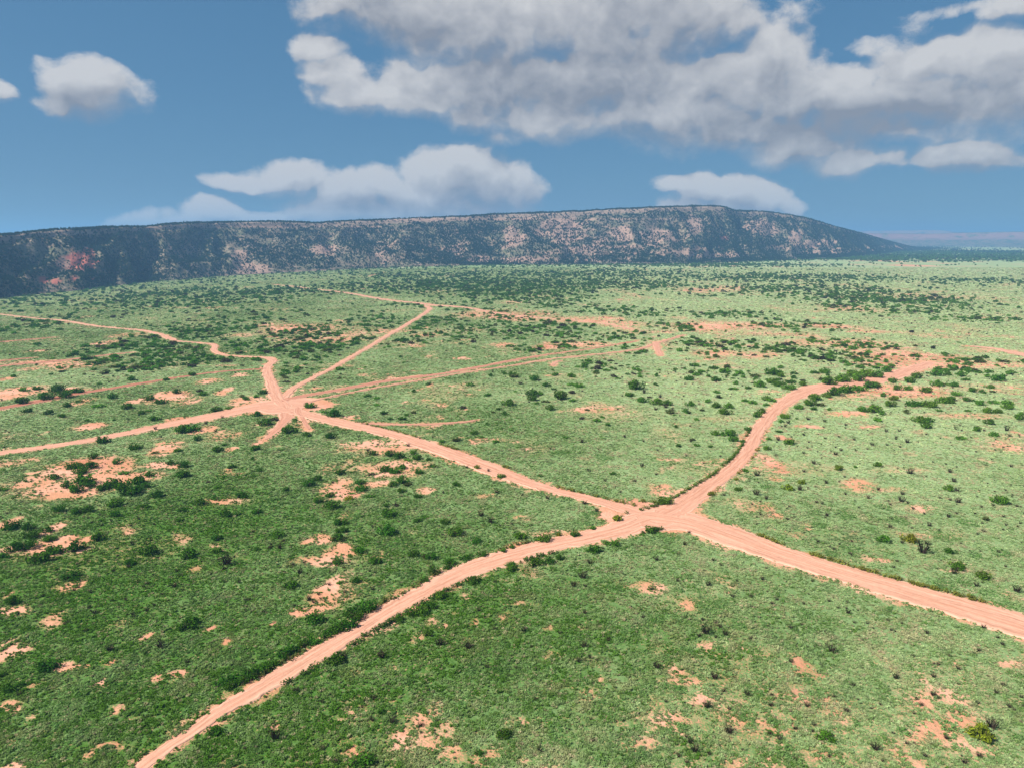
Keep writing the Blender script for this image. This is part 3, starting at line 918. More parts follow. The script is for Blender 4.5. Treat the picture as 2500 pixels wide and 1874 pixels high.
def far_mesa(pts, dist, label, mat, seed):
    P, Cr = [], []
    for x, y in pts:
        d = ray_dir(x * KF, y * KF)
        dh = math.hypot(d.x, d.y)
        t = dist / dh
        Cr.append((d.x * t, d.y * t, CAM_H + d.z * t))
    Cr = catmull(Cr, 40)
    n = len(Cr)
    s = np.r_[0, np.cumsum(np.linalg.norm(np.diff(Cr[:, :2], axis=0), axis=1))]
    tv = np.r_[np.linspace(0, 1, 40), np.linspace(1.05, 2.2, 8)]
    hz = np.interp(tv, [0, .3, .55, .62, .80, .86, 1, 2.2], [0, .12, .34, .48, .62, .93, 1, 1])
    run = dist * .10
    dirs = Cr[:, :2] / np.linalg.norm(Cr[:, :2], axis=1, keepdims=True)
    Sg, Tg = np.meshgrid(s, tv)
    back = (1 - Tg) * run * (.8 + .6 * fbm(Sg, 0 * Sg, dist * .07, 4, seed)) * (Tg < 1) + (1 - Tg) * run * 2 * (Tg >= 1)
    X = Cr[None, :, 0] - dirs[None, :, 0] * back
    Y = Cr[None, :, 1] - dirs[None, :, 1] * back
    H = Cr[None, :, 2] + 2
    Z = -2 + hz[:, None] * H + (fbm(Sg, Tg * dist * .02, dist * .012, 4, seed + 5) - .5) * .10 * H * (Tg > .02) * (Tg < 1)
    return structure(grid_mesh('distant_mesa', X, Y, Z, mat, dict(height=np.broadcast_to(hz[:, None], X.shape))), label)


far_mesa([(1700, 507), (1800, 505), (1900, 504), (2000, 505), (2050, 503.5), (2130, 502), (2212, 500.5), (2350, 500), (2500, 503), (2650, 501)], 6800,
         'pale pink distant mesa low on the right horizon', far_mesa_material('far cliffs', (.30, .165, .15), (.17, .13, .10)), 210)
far_mesa([(1780, 504), (1860, 500), (1920, 498.5), (2000, 497.5), (2035, 498), (2060, 501), (2110, 506), (2200, 511)], 10500,
         'faint blue mesa behind the pale pink one', far_mesa_material('farther cliffs', (.34, .22, .18), (.2, .16, .12)), 230)

# ------------------------------------------------------------------ haze
HZ = 14600.0
hv = [(x, y, z) for x in (-HZ, HZ) for y in (-3200.0, 15200.0) for z in (-14.0, 215.0)]
haze = mesh_obj('haze', hv, [(0, 1, 3, 2), (4, 6, 7, 5), (0, 4, 5, 1), (2, 3, 7, 6), (0, 2, 6, 4), (1, 5, 7, 3)])
hm = bpy.data.materials.new('blue air')
hm.use_nodes = True
hm.node_tree.nodes.clear()
hg = NT(hm.node_tree)
hvn = hg.node('ShaderNodeVolumePrincipled')
hvn.inputs['Color'].default_value = (0.19, 0.39, 0.70, 1)
hvn.inputs['Density'].default_value = 2.0e-4
hvn.inputs['Anisotropy'].default_value = 0.1
ho = hg.node('ShaderNodeOutputMaterial')
hg.put(ho.inputs['Volume'], hvn.outputs[0])
haze.data.materials.append(hm)
haze['kind'] = 'stuff'

GRASS_N = 1150000
BUSH_N = 420000
JUN_N = 240000
TUFT_LUSH = (.076, .172, .018)
TUFT_PALE = (.395, .49, .24)
TUFT_TAN = (.46, .37, .235)

# ------------------------------------------------------------------ plant shapes
def rand_unit(r):
    v = r.normal(size=3)
    return v / (np.linalg.norm(v) + 1e-9)


def tuft_mesh(name, seed, mat, blades=15, rad=.30, hgt=.34, lean=.8):
    """bunch grass: a low mound of bent blades"""
    r = np.random.default_rng(seed)
    V, Fc = [], []
    for i in range(blades):
        a = r.random() * 6.283
        d = np.array([math.cos(a), math.sin(a)])
        sd = np.array([-d[1], d[0]])
        r0 = rad * .35 * math.sqrt(r.random())
        base = d * r0
        out = rad * (.45 + .75 * r.random()) * lean
        h = hgt * (.55 + .6 * r.random())
        w = .026 + .026 * r.random()
        mid = base + d * out * .45
        tip = base + d * out
        k = len(V)
        V += [(*(base - sd * w * .6), -.03), (*(base + sd * w * .6), -.03), (*(mid + sd * w), h * .8), (*(mid - sd * w), h * .8), (*tip, h * (.45 + .5 * r.random()))]
        Fc += [(k, k + 1, k + 2, k + 3), (k + 3, k + 2, k + 4)]
    return mesh_obj(name, V, Fc, mat, link=False)


def leaf_cards(V, Fc, c, rad, n, size, r, flat=1.0, shell=.55, up=0.0):
    """n small leaf sprays through a lobe"""
    for i in range(n):
        d = rand_unit(r)
        q = rad * (shell + (1 - shell) * r.random() ** .5) * (.75 + .5 * r.random())
        p = np.array(c) + d * q * np.array([1, 1, flat])
        if p[2] < .04:
            p[2] = .04 + r.random() * .15
        nrm = rand_unit(r) * .8 + d * .5 + np.array([0, 0, up])
        nrm /= np.linalg.norm(nrm) + 1e-9
        a = np.cross(nrm, rand_unit(r))
        a /= np.linalg.norm(a) + 1e-9
        b = np.cross(nrm, a)
        s = size * (.6 + .8 * r.random())
        k = len(V)
        V += [tuple(p - a * s - b * s * .35), tuple(p + b * s * .55 + a * s * .1), tuple(p + a * s + b * .1 * s), tuple(p - b * s * .5 + a * s * .2)]
        Fc.append((k, k + 1, k + 2, k + 3))


def twigs(V, Fc, r, n, rad, hgt, w, out=1.0, start=.12):
    """thin stems fanning out of the base, each a three-sided spike with a kink"""
    for i in range(n):
        a = r.random() * 6.283
        d = np.array([math.cos(a), math.sin(a), 0])
        b0 = d * start * r.random()
        b0[2] = -.05
        p1 = d * rad * (.3 + .3 * r.random()) * out + np.array([0, 0, hgt * (.4 + .3 * r.random())]) + rand_unit(r) * .06
        p2 = d * rad * (.6 + .5 * r.random()) * out + np.array([0, 0, hgt * (.65 + .4 * r.random())]) + rand_unit(r) * .12
        k = len(V)
        for p, ww in ((b0, w), (p1, w * .7)):
            for j in range(3):
                t = j * 2.094 + a
                V.append(tuple(p + np.array([math.cos(t), math.sin(t), .0]) * ww))
        V.append(tuple(p2))
        for j in range(3):
            j2 = (j + 1) % 3
            Fc.append((k + j, k + j2, k + 3 + j2, k + 3 + j))
            Fc.append((k + 3 + j, k + 3 + j2, k + 6))


def bush_parts(seed, lobes, cards, size, rad=1.0, hgt=1.0):
    """unit bush, about 2 m wide and 1 m high: foliage and stems as vertex and face lists"""
    r = np.random.default_rng(seed)
    V, Fc, SV, SF = [], [], [], []
    for i in range(lobes):
        a = i * 6.283 / lobes + r.normal() * .5
        q = rad * (.62 if i else 0) * (.7 + .5 * r.random())
        lr = rad * (.34 + .16 * r.random()) * (1.1 if i == 0 else 1)
        c = (math.cos(a) * q, math.sin(a) * q, hgt * (.38 + .22 * r.random()) * (1.1 if i == 0 else .85))
        leaf_cards(V, Fc, c, lr, cards // lobes, size, r, flat=.78, shell=.5, up=.25)
    # low skirt
    leaf_cards(V, Fc, (0, 0, .16), rad * .78, cards // 6, size, r, flat=.16, shell=.3, up=.3)
    twigs(SV, SF, r, 11, rad * .85, hgt * .85, .028)
    return V, Fc, SV, SF


def juniper_parts(seed, cards=150):
    """unit juniper, about 2 m wide and 2.1 m high"""
    r = np.random.default_rng(seed)
    V, Fc, SV, SF = [], [], [], []
    for i in range(6):
        a = i * 1.05 + r.normal() * .3
        z = .45 + i * .26
        q = .42 * (1 - i / 7)
        leaf_cards(V, Fc, (math.cos(a * 2.3) * q, math.sin(a * 2.3) * q, z), .78 - i * .085, cards // 6, .27, r, flat=.75, shell=.45, up=.2)
    twigs(SV, SF, r, 3, .3, 1.1, .08)
    return V, Fc, SV, SF


def join_parts(name, parts, mats, link=False):
    V, Fc, SV, SF = parts
    k = len(V)
    o = mesh_obj(name, V + SV, Fc + [tuple(i + k for i in f) for f in SF], mats, link=link)
    mi = np.zeros(len(o.data.polygons), np.int32)
    mi[len(Fc):] = 1
    o.data.polygons.foreach_set('material_index', mi)
    return o


GRASS_M = leaf_mat('grass blades', 'INSTANCER', trans=.34, spread=.28)
LEAF_I = leaf_mat('shrub leaves massed', 'INSTANCER', trans=.40, spread=.40)
LEAF_O = leaf_mat('shrub leaves', 'OBJECT', trans=.30, spread=.45)
STEM_M = leaf_mat('grey brown stems', None, trans=0.0, base=(.115, .082, .062), spread=.4)
DARK_I = leaf_mat('dry twigs massed', 'INSTANCER', trans=.05, spread=.5)

# ------------------------------------------------------------------ scatter: one object that instances plant shapes on points
def scatter(name, P, scl, rot, tint, var, protos, label):
    n = len(P)
    coll = bpy.data.collections.new(name + ' shapes')
    for p in protos:
        coll.objects.link(p)
    me = bpy.data.meshes.new(name)
    me.vertices.add(n)
    me.vertices.foreach_set('co', np.asarray(P, np.float32).ravel())
    for k, typ, arr in (('scl', 'FLOAT_VECTOR', scl), ('rot', 'FLOAT_VECTOR', rot), ('tint', 'FLOAT_COLOR', tint)):
        at = me.attributes.new(k, typ, 'POINT')
        at.data.foreach_set('color' if typ == 'FLOAT_COLOR' else 'vector', np.asarray(arr, np.float32).ravel())
    at = me.attributes.new('var', 'INT', 'POINT')
    at.data.foreach_set('value', np.asarray(var, np.int32))
    o = bpy.data.objects.new(name, me)
    COL.objects.link(o)
    ng = bpy.data.node_groups.new(name + ' scatter', 'GeometryNodeTree')
    ng.interface.new_socket('Geometry', in_out='INPUT', socket_type='NodeSocketGeometry')
    ng.interface.new_socket('Geometry', in_out='OUTPUT', socket_type='NodeSocketGeometry')
    gi, go = ng.nodes.new('NodeGroupInput'), ng.nodes.new('NodeGroupOutput')
    iop = ng.nodes.new('GeometryNodeInstanceOnPoints')
    ci = ng.nodes.new('GeometryNodeCollectionInfo')
    ci.inputs['Collection'].default_value = coll
    ci.inputs['Separate Children'].default_value = True
    ci.inputs['Reset Children'].default_value = True
    L = ng.links.new

    def na(nm, dt):
        q = ng.nodes.new('GeometryNodeInputNamedAttribute')
        q.data_type = dt
        q.inputs['Name'].default_value = nm
        return q.outputs['Attribute']
    e2r = ng.nodes.new('FunctionNodeEulerToRotation')
    L(na('rot', 'FLOAT_VECTOR'), e2r.inputs[0])
    L(gi.outputs[0], iop.inputs['Points'])
    L(ci.outputs[0], iop.inputs['Instance'])
    iop.inputs['Pick Instance'].default_value = True
    L(na('var', 'INT'), iop.inputs['Instance Index'])
    L(e2r.outputs[0], iop.inputs['Rotation'])
    L(na('scl', 'FLOAT_VECTOR'), iop.inputs['Scale'])
    L(iop.outputs[0], go.inputs[0])
    md = o.modifiers.new('scatter', 'NODES')
    md.node_group = ng
    o['kind'] = 'stuff'
    o['label'] = label
    return o


def lerp(a, b, t):
    t = np.asarray(t)[:, None]
    return np.asarray(a)[None] * (1 - t) + np.asarray(b)[None] * t


def rgba(c):
    return np.concatenate([np.clip(c, 0.002, 1), np.ones((len(c), 1))], 1)


# ------------------------------------------------------------------ grass tufts
def sample_wedge(n, d0, d1, power, margin=25.0):
    """random places in front of the drone, thinning out with distance"""
    u = rng.random(n)
    q = 2 - power
    y = (d0 ** q + u * (d1 ** q - d0 ** q)) ** (1 / q)
    x = (rng.random(n) * 2 - 1) * (y * .80 + margin)
    return x, y


# density ~ y^-1.75, so that the number of tufts per picture area stays even
gxs, gys = sample_wedge(GRASS_N, 54, 1500, 1.75)
bf = bare_field(gxs, gys)
tf = tone_field(gxs, gys)
nn = fbm(gxs, gys, 1.1, 3, 120)
keep = nn + (rng.random(len(bf)) - .5) * .18 > .315 + .42 * bf + .06 * tf
keep |= rng.random(len(bf)) < .03
rd = road_dist(gxs, gys)
fs = np.maximum(1, (gys / 130) ** .85)
keep &= rd > np.where(gys < 220, -.6, -.2) + .8 * rng.random(len(bf)) ** .5 + .16 * (fs - 1)
gxs, gys, bf, tf = gxs[keep], gys[keep], bf[keep], tf[keep]
n = len(gxs)
tn = np.clip(tf + (fbm(gxs, gys, 2.3, 3, 130) - .5) * .9 + rng.normal(size=n) * .14, 0, 1.25)
tint = lerp(TUFT_LUSH, TUFT_PALE, tn)
tan_k = np.clip(sstep(.50, .74, fbm(gxs, gys, 3.2, 4, 140)) * (.10 + .78 * tf) + (rng.random(n) < .06) * .6, 0, 1)
tint = tint * (1 - tan_k[:, None]) + np.array(TUFT_TAN)[None] * tan_k[:, None]
blue_k = sstep(.60, .80, fbm(gxs, gys, 5, 3, 150)) * .35                    # blue-green herb among the grass
tint = tint * (1 - blue_k[:, None]) + np.array((.080, .150, .055))[None] * blue_k[:, None]
tint *= (.72 + .52 * rng.random(n))[:, None]
big = (.48 + .75 * rng.random(n) ** 2) * (.85 + .5 * fbm(gxs, gys, 7, 2, 160))
big *= np.maximum(1, (gys / 130) ** .85)
hs = big * (.45 + .4 * rng.random(n)) / np.maximum(1, (gys / 150) ** .5)
hs *= 1 - .5 * sstep(.15, .8, tf)
scl = np.stack([big, big, hs], -1)
rot = np.stack([rng.normal(size=n) * .12, rng.normal(size=n) * .12, rng.random(n) * 6.283], -1)
protos = [tuft_mesh('grass tuft %d' % i, 300 + i, GRASS_M, 24 + i, .25, .30 + .03 * (i % 3)) for i in range(5)]
scatter('grass', np.stack([gxs, gys, plain_z(gxs, gys)], -1), scl, rot, rgba(tint), rng.integers(0, 5, n), protos, 'bunch grass covering the plain between the dirt roads')

# ------------------------------------------------------------------ shrubs read off the photograph (tile pixel: x, y, width)
GREEN, DARKS, YELL = [], [], []


def add(L, t, s):
    for w in s.split():
        x, y, q = (float(k) for k in w.split(','))
        px, py = t(x, y)
        L.append((px, py + q * .16 / 2.6333, q / 2.6333))


add(GREEN, A, '460,60,140 85,225,110 315,640,130 70,790,85 20,700,60 140,760,60 1200,370,150 2020,340,120 1865,120,100 1430,745,140 1520,720,120 1620,690,140 1700,650,100 1760,620,80 1830,570,120 1880,540,110 1950,500,100 2020,480,100 2090,440,100 2150,410,100 2200,370,90 2150,600,150 1385,1060,110 1560,735,110 1665,665,110 1470,770,100')
add(GREEN, B, '45,370,140 100,320,130 180,260,130 60,300,110 130,285,100 545,85,80 650,190,90 510,280,150 570,250,100 460,305,80 375,340,95 560,430,80 850,90,110 1110,15,90 600,30,100 690,10,60 270,935,70 1050,1075,110 890,1200,75 140,1250,180 0,105,50 100,95,70 715,335,34 1025,810,45')
add(YELL, Cc, '1930,1070,195')
add(GREEN, Cc, '935,1090,145 1780,10,95 1945,65,105')
add(GREEN, D, '1240,35,60 845,65,60 1070,68,45 365,130,95 500,140,85 420,165,120 300,180,110 150,208,95 240,125,60 720,178,80 960,188,70 1035,210,75 815,240,100 430,235,65 310,282,65 395,300,60 175,268,65 910,280,60 955,268,55 1135,147,70 1310,160,60 1285,140,45 1395,260,75 1470,250,50 995,320,70 1585,190,60 1690,150,65 1650,175,50 1170,392,110 1230,380,110 665,460,85 870,500,90 1270,447,70 1655,290,80 1700,345,95 1765,322,60 1865,395,105 1995,235,85 1970,420,70 2125,430,85 1405,520,80 1445,485,50 1640,508,80 600,562,80 750,598,70 460,622,95 515,625,80 585,620,110 515,655,100 345,692,95 20,772,60 430,745,95 550,715,130 500,765,140 585,745,80 670,760,100 720,735,120 880,720,115 780,755,110 840,785,130 890,770,90 940,750,75 1015,805,110 740,855,135 510,908,110 570,903,90 960,677,80 800,665,60 1145,522,55 1000,535,50 1175,612,105 1095,602,70 1180,675,105 1625,575,50 1490,625,60 1670,645,60 1445,688,40 1340,725,40 1985,735,105 2035,705,70 1835,775,65 1555,810,90 1390,760,40 1380,828,60 1280,858,85 1170,905,70 930,880,70 1160,970,60 1450,932,90 1520,930,60 1655,915,80 735,932,75 650,968,50 380,900,95 180,1018,90 70,1008,125 200,1060,130 310,1030,95 325,1088,90 100,1145,130 180,1130,130 640,1078,115 490,1140,125 360,1160,120 250,1215,140 25,1200,80 955,1170,125 1205,1190,115 1390,1165,80 1400,1085,80 1780,1060,95 1650,1155,50 1740,1140,40 840,1245,80 2125,810,70 2050,845,80 2130,875,105 2175,985,85 2180,1035,70 2170,1240,90 2190,665,70 2150,290,100 2090,275,50 2160,1085,95 1560,175,40 1900,325,45 1445,1180,40')
add(GREEN, E, '570,95,45 840,100,60 180,172,55 240,185,50 240,230,50 475,143,40 950,165,50 795,245,55 475,280,40 430,295,40 400,320,60 1080,220,95 1230,160,90 1290,155,60 1235,190,80 1330,103,65 1245,62,75 1490,45,65 1385,35,60 1375,128,45 1540,108,70 1490,98,60 1425,175,110 1325,208,50 1350,250,80 1495,150,50 1495,203,50 1265,220,45 1060,287,55 1025,255,50 985,278,30 1130,143,35 1115,40,70 970,40,50 1060,28,50 1900,110,120 1865,165,70 2035,42,50 1785,60,40 1645,50,20 2040,212,100 2110,222,70 1990,182,35 1945,200,80 1590,260,45 1555,315,50 1655,328,60 1690,308,45 1725,356,50 2160,370,40 2180,490,50 1460,437,50 860,408,65 945,352,40 755,455,60 660,465,45 1000,465,50 915,437,35 205,540,75 325,545,90 380,558,90 475,537,65 500,567,80 435,580,50 570,580,45 600,620,60 285,643,85 355,652,90 395,628,70 510,660,70 205,673,50 80,663,30 1040,687,65 750,740,65 400,715,100 335,740,80 440,740,60 390,780,70 135,727,80 130,765,90 505,815,65 200,815,60 300,872,60 365,870,55 320,925,110 500,970,65 540,950,50 675,980,75 740,1045,125 300,1040,125 1160,1070,105 875,1105,75 1310,1090,95 1110,1140,55 1055,1165,55 910,1185,85 1515,1062,70 1630,1018,60 2010,1030,100 1940,1060,42 1720,1118,60 1775,1122,75 1630,1160,100 1415,1210,70 1340,1230,95 1245,1240,115 1100,1255,65 800,1210,75 710,1240,85 585,1205,90 470,1190,85 545,1205,60 120,1165,80 230,1230,95 25,985,65 30,1035,70 15,1090,50 2090,850,95 1290,682,45 1750,670,40 1265,1095,40 840,1195,50')
add(YELL, E, '880,632,50 55,830,60 1410,1062,45 1785,958,78')
add(GREEN, Fq, '55,62,70 310,10,60 355,40,50 410,52,40 485,43,60 600,22,100 650,42,70 735,28,50 730,55,50 925,18,70 790,95,70 590,80,80 630,98,80 700,118,85 515,103,90 435,118,60 365,85,40 345,125,50 240,145,60 250,177,60 415,203,50 470,215,60 555,188,80 595,200,60 550,228,50 490,295,80 525,270,70 435,385,60 180,205,60 230,235,80 315,240,80 290,275,90 65,228,70 40,272,60 110,322,50 225,413,70 275,418,60 330,415,80 340,450,80 405,463,50 75,453,50 110,487,50 200,497,40 960,80,120 1040,60,130 1100,30,120 1200,30,120 1270,40,100 1330,10,80 1150,60,120 985,150,120 1070,135,110 1150,125,90 1210,105,100 1260,105,80 870,180,110 940,170,80 840,218,105 905,230,50 760,245,70 865,255,55 960,258,50 675,305,70 645,335,50 640,400,50 570,447,50 700,470,75 560,508,70 1180,258,90 1240,262,100 1300,285,60 1365,75,80 1390,123,75 1485,75,90 1520,45,100 1305,168,55 1355,227,90 1490,225,90 1600,230,100 1545,225,80 1680,205,90 1730,208,80 1455,272,60 1665,265,50 1535,328,90 1600,328,80 1580,365,90 1650,95,90 1640,30,90 1760,102,70 1775,160,70 1840,195,65 1580,137,80 1875,135,75 1835,65,60 1720,35,50 1805,38,70 1990,115,65 2010,145,50 1945,148,50 2045,62,90 2120,28,60 1975,45,50 1930,222,75 2015,213,60 2105,215,80 2105,245,70 1985,270,80 2040,270,70 2180,310,90 2200,285,50 1985,340,80 1905,387,75 2015,420,75 1805,443,60 755,318,30 1850,268,40 1130,628,35 1265,615,65 425,652,50 375,770,62 2055,845,105 1970,960,60 1735,1168,85 1300,1092,100 1780,1255,100 1725,768,80')
add(YELL, Fq, '1370,190,70 1015,635,82 360,708,40 195,800,65 690,760,88 780,727,55 1470,1092,100')
add(DARKS, A, '1985,215,42 1030,515,62 710,535,62 1930,45,42 1120,130,44 1770,1100,90 1900,800,50')
add(DARKS, B, '640,500,62 825,525,62 265,580,70 25,580,60 1560,68,60 1500,125,45 1575,300,36 1945,330,32 1180,415,46 1565,512,50 1535,612,40 1605,590,32 1650,605,28 1725,478,32 2035,648,62 210,850,42 335,995,62 1285,1185,52 2170,95,30 1285,820,20')
add(DARKS, Cc, '180,120,42 165,420,84 120,450,34 290,440,50 975,545,62 1490,580,27 1385,715,48 1115,768,32 580,893,42 170,900,60 220,715,56 430,825,46 315,1060,74 65,1130,52 95,1185,62 1255,1170,64 1080,300,36 795,243,27 530,88,32 850,97,22 1170,478,22 820,520,22 1335,350,22 1520,855,27 1950,395,32 1905,125,48 1760,42,48 2165,155,64 2040,460,27 280,805,34 740,1045,32 575,1080,34 1790,660,34 2000,1030,78 450,470,30 740,1245,30 460,262,26 365,97,22')
add(DARKS, D, '1800,1148,42 1460,1240,90 1000,385,25 1430,312,24 1035,437,22 1325,350,30 1385,402,22')
add(DARKS, E, '1160,95,30 2060,180,32 2095,245,36 2135,265,36 2030,262,26 1955,152,32 180,525,26 955,655,27 815,632,27 905,938,46 965,978,56 1010,792,36 1335,830,36 1570,862,36 1650,912,32 1555,468,36 1600,655,27 1830,437,27 1940,620,36 1705,720,27 2030,1220,42 1605,1245,42 665,795,20 1170,810,24 1110,998,20 1030,1010,22 2060,500,20 1900,722,18 135,278,18 440,492,30 515,445,22 210,1020,24')
add(DARKS, Fq, '495,677,52 490,800,52 770,772,42 555,832,32 1425,845,52 1465,860,27 1785,850,52 1780,780,42 1475,665,52 1000,547,37 1035,522,27 795,540,24 620,553,18 860,605,37 940,730,32 870,755,17 795,658,27 1235,487,32 1330,488,22 1460,468,37 1120,455,22 1390,440,22 1325,400,27 1410,398,27 935,447,22 795,425,27 695,345,32 825,322,32 930,338,27 630,455,32 675,370,22 925,375,22 1065,362,20 2130,627,27 1735,660,32 1760,718,42 945,940,32 915,865,22 1065,805,24 1210,828,27 1275,775,27 1430,803,32 1725,948,32 1600,1003,37 1355,962,27 1570,930,22 1350,1015,32 1490,1022,24 1585,1120,37 885,1110,24 1105,1107,24 1025,1125,18 845,1020,22 520,938,24 1665,1040,22 1915,1060,22 285,810,24 1560,1165,92 2100,390,40 2120,430,28 60,285,24 60,1050,26 30,1125,30')

# the same plants as places on the plain: x, y, width in metres
def places(L):
    out = []
    for px, py, w in L:
        p = ground_at(px, py)
        out.append((p.x, p.y, p.z, w * slant_scale(p), px, py, w))
    return out


PG, PY, PD = places(GREEN), places(YELL), places(DARKS)

# ------------------------------------------------------------------ more shrubs of the thickets, by density patches (photograph tiles)
THICK = []


def thick(t, *rows):
    for x, y, a, b, s in rows:
        px, py = t(x, y)
        p = ground_at(px, py)
        q0, q1 = ground_at(px, py - b / 2.6333), ground_at(px, py + b / 2.6333)
        THICK.append((p.x, p.y, a / 2.6333 * slant_scale(p), (q0.y - q1.y) / 2, s))


thick(G1, (1000, 1000, 420, 70, 1.), (1150, 1040, 360, 50, .9), (880, 1100, 220, 40, .8), (1250, 880, 260, 40, .9), (900, 950, 200, 50, .9), (200, 830, 180, 40, .9), (1900, 970, 320, 60, .9), (1700, 970, 260, 40, .9), (2000, 870, 240, 60, .6), (1500, 790, 400, 60, .45), (1300, 680, 500, 50, .5), (700, 680, 400, 40, .45), (500, 780, 300, 30, .3), (1700, 620, 500, 40, .7), (1100, 620, 400, 30, .6),
      (1900, 1120, 120, 60, .5), (2100, 1130, 120, 40, .5), (620, 1130, 120, 20, .5), (550, 1050, 200, 30, .3), (1500, 850, 200, 20, .6))
thick(G2, (1150, 850, 500, 60, .95), (1300, 890, 350, 30, .9), (1230, 985, 110, 30, 1.), (1700, 910, 320, 50, .7), (600, 850, 200, 60, .6), (700, 800, 260, 40, .7), (250, 800, 260, 60, .6), (150, 930, 120, 40, .9), (1650, 1080, 110, 40, .9), (1900, 1000, 70, 20, .8), (1500, 980, 120, 24, .6), (1050, 760, 300, 40, .6), (900, 560, 900, 50, .95), (1300, 560, 900, 40, .8), (500, 560, 500, 40, .7), (1200, 640, 400, 40, .9), (1900, 740, 350, 30, .55),
      (1500, 700, 300, 30, .5), (600, 690, 300, 20, .5), (2100, 830, 160, 30, .8), (1800, 500, 600, 30, .8), (1000, 500, 900, 24, .9), (2000, 560, 400, 30, .6), (1880, 1120, 70, 30, .7), (420, 940, 120, 30, .5), (900, 900, 200, 40, .6))
thick(G3, (950, 1020, 360, 40, 1.), (800, 980, 400, 30, .9), (1250, 1090, 200, 50, .95), (1100, 960, 300, 40, .7), (300, 960, 300, 40, .8), (100, 960, 150, 50, .9), (750, 830, 350, 30, .55), (1200, 640, 500, 60, .75), (1500, 700, 500, 40, .5), (1900, 780, 300, 20, .9), (700, 590, 500, 40, .6), (500, 520, 600, 30, .75), (1000, 520, 500, 24, .6), (300, 640, 300, 20, .3), (300, 760, 300, 20, .7), (1900, 540, 500, 20, .45), (200, 440, 700, 14, .9),
      (1300, 400, 700, 14, .8), (1900, 390, 700, 20, .95), (1600, 360, 700, 10, .9), (650, 1180, 200, 40, .7), (250, 1130, 200, 50, .5), (1650, 1120, 350, 30, .55), (1950, 1060, 350, 30, .35), (1300, 740, 300, 20, .5), (1000, 700, 200, 20, .5))


CLEAR = []          # pale open grass between the thickets
for t, rows in ((G2, ((1950, 680, 380, 55), (1250, 930, 200, 14))), (G3, ((200, 690, 500, 45), (1750, 840, 500, 34), (2000, 480, 450, 34), (1500, 470, 420, 18), (1950, 920, 500, 34), (300, 560, 420, 16))), (G1, ((300, 910, 300, 20), (250, 720, 400, 16), (1500, 1075, 300, 14)))):
    for x_, y_, a_, b_ in rows:
        px_, py_ = t(x_, y_)
        p_ = ground_at(px_, py_)
        CLEAR.append((p_.x, p_.y, a_ / 2.6333 * slant_scale(p_), (ground_at(px_, py_ - b_ / 2.6333).y - ground_at(px_, py_ + b_ / 2.6333).y) / 2))


def thicket_field(x, y):
    f = np.zeros(len(x))
    for cx, cy, rx, ry, s in THICK:
        sel = (np.abs(x - cx) < rx * 2) & (np.abs(y - cy) < ry * 2)
        r2 = ((x[sel] - cx) / rx) ** 2 + ((y[sel] - cy) / ry) ** 2
        f[sel] = np.maximum(f[sel], s * np.exp(-r2 ** 1.3))
    return f


def mesa_foot_y(x, y):
    """negative in front of the mesa foot (towards the drone)"""
    ang = np.arctan2(x, y)
    fa = np.arctan2(foot[:, 0], foot[:, 1])
    fr = np.hypot(foot[:, 0], foot[:, 1])
    o = np.argsort(fa)
    return np.hypot(x, y) - np.interp(ang, fa[o], fr[o])


def scatter_places(n, d0, d1, power, dens):
    x, y = sample_wedge(n, d0, d1, power, 60)
    k = rng.random(n) < dens(x, y)
    k &= (road_dist(x, y) > np.where(y < 520, 3.3, 2.2)) & (mesa_foot_y(x, y) < 15)
    return x[k], y[k]


def dens_mid(x, y):
    clump = sstep(.46, .66, fbm(x, y, 16, 3, 170))
    big_ = fbm(x, y, 150, 3, 175)
    base = .62 * (.008 + .10 * sstep(330, 900, y) * sstep(.38, .68, big_) * (1 - .6 * sstep(200, 700, x)) + .26 * sstep(-330, -20, mesa_foot_y(x, y)))
    base = base * (y > 230)
    open_ = np.ones(len(x))
    for cx, cy, rx, ry in CLEAR:
        open_ *= 1 - .88 * np.exp(-((((x - cx) / rx) ** 2 + ((y - cy) / ry) ** 2) ** 1.5))
    f = thicket_field(x, y) * (.40 + .60 * clump) * (.6 + .4 * sstep(.3, .5, big_))
    return open_ * np.clip(np.maximum(f * .74, base * (.25 + 1.2 * clump)), 0, 1)


bx, by = scatter_places(BUSH_N, 170, 3600, 1.55, dens_mid)

# ------------------------------------------------------------------ shrub shapes
BUSH_PARTS = [bush_parts(400 + i, 5 + i % 3, 420, .105 + .012 * (i % 3)) for i in range(6)]
BUSH_LOW = [bush_parts(420 + i, 4 + i % 2, 90, .24) for i in range(5)]


def dark_parts(seed):
    r = np.random.default_rng(seed)
    V, Fc, SV, SF = [], [], [], []
    leaf_cards(V, Fc, (0, 0, .45), .62, 60, .085, r, flat=.7, shell=.4)
    twigs(SV, SF, r, 34, .95, .95, .03, start=.3)
    return V, Fc, SV, SF


DARK_PARTS = [dark_parts(440 + i) for i in range(4)]
DTWIG_M = leaf_mat('dark dry twigs', None, trans=0.0, base=(.042, .028, .022), spread=.5)
DLEAF_M = leaf_mat('small dull leaves', 'OBJECT', trans=.1, spread=.5)

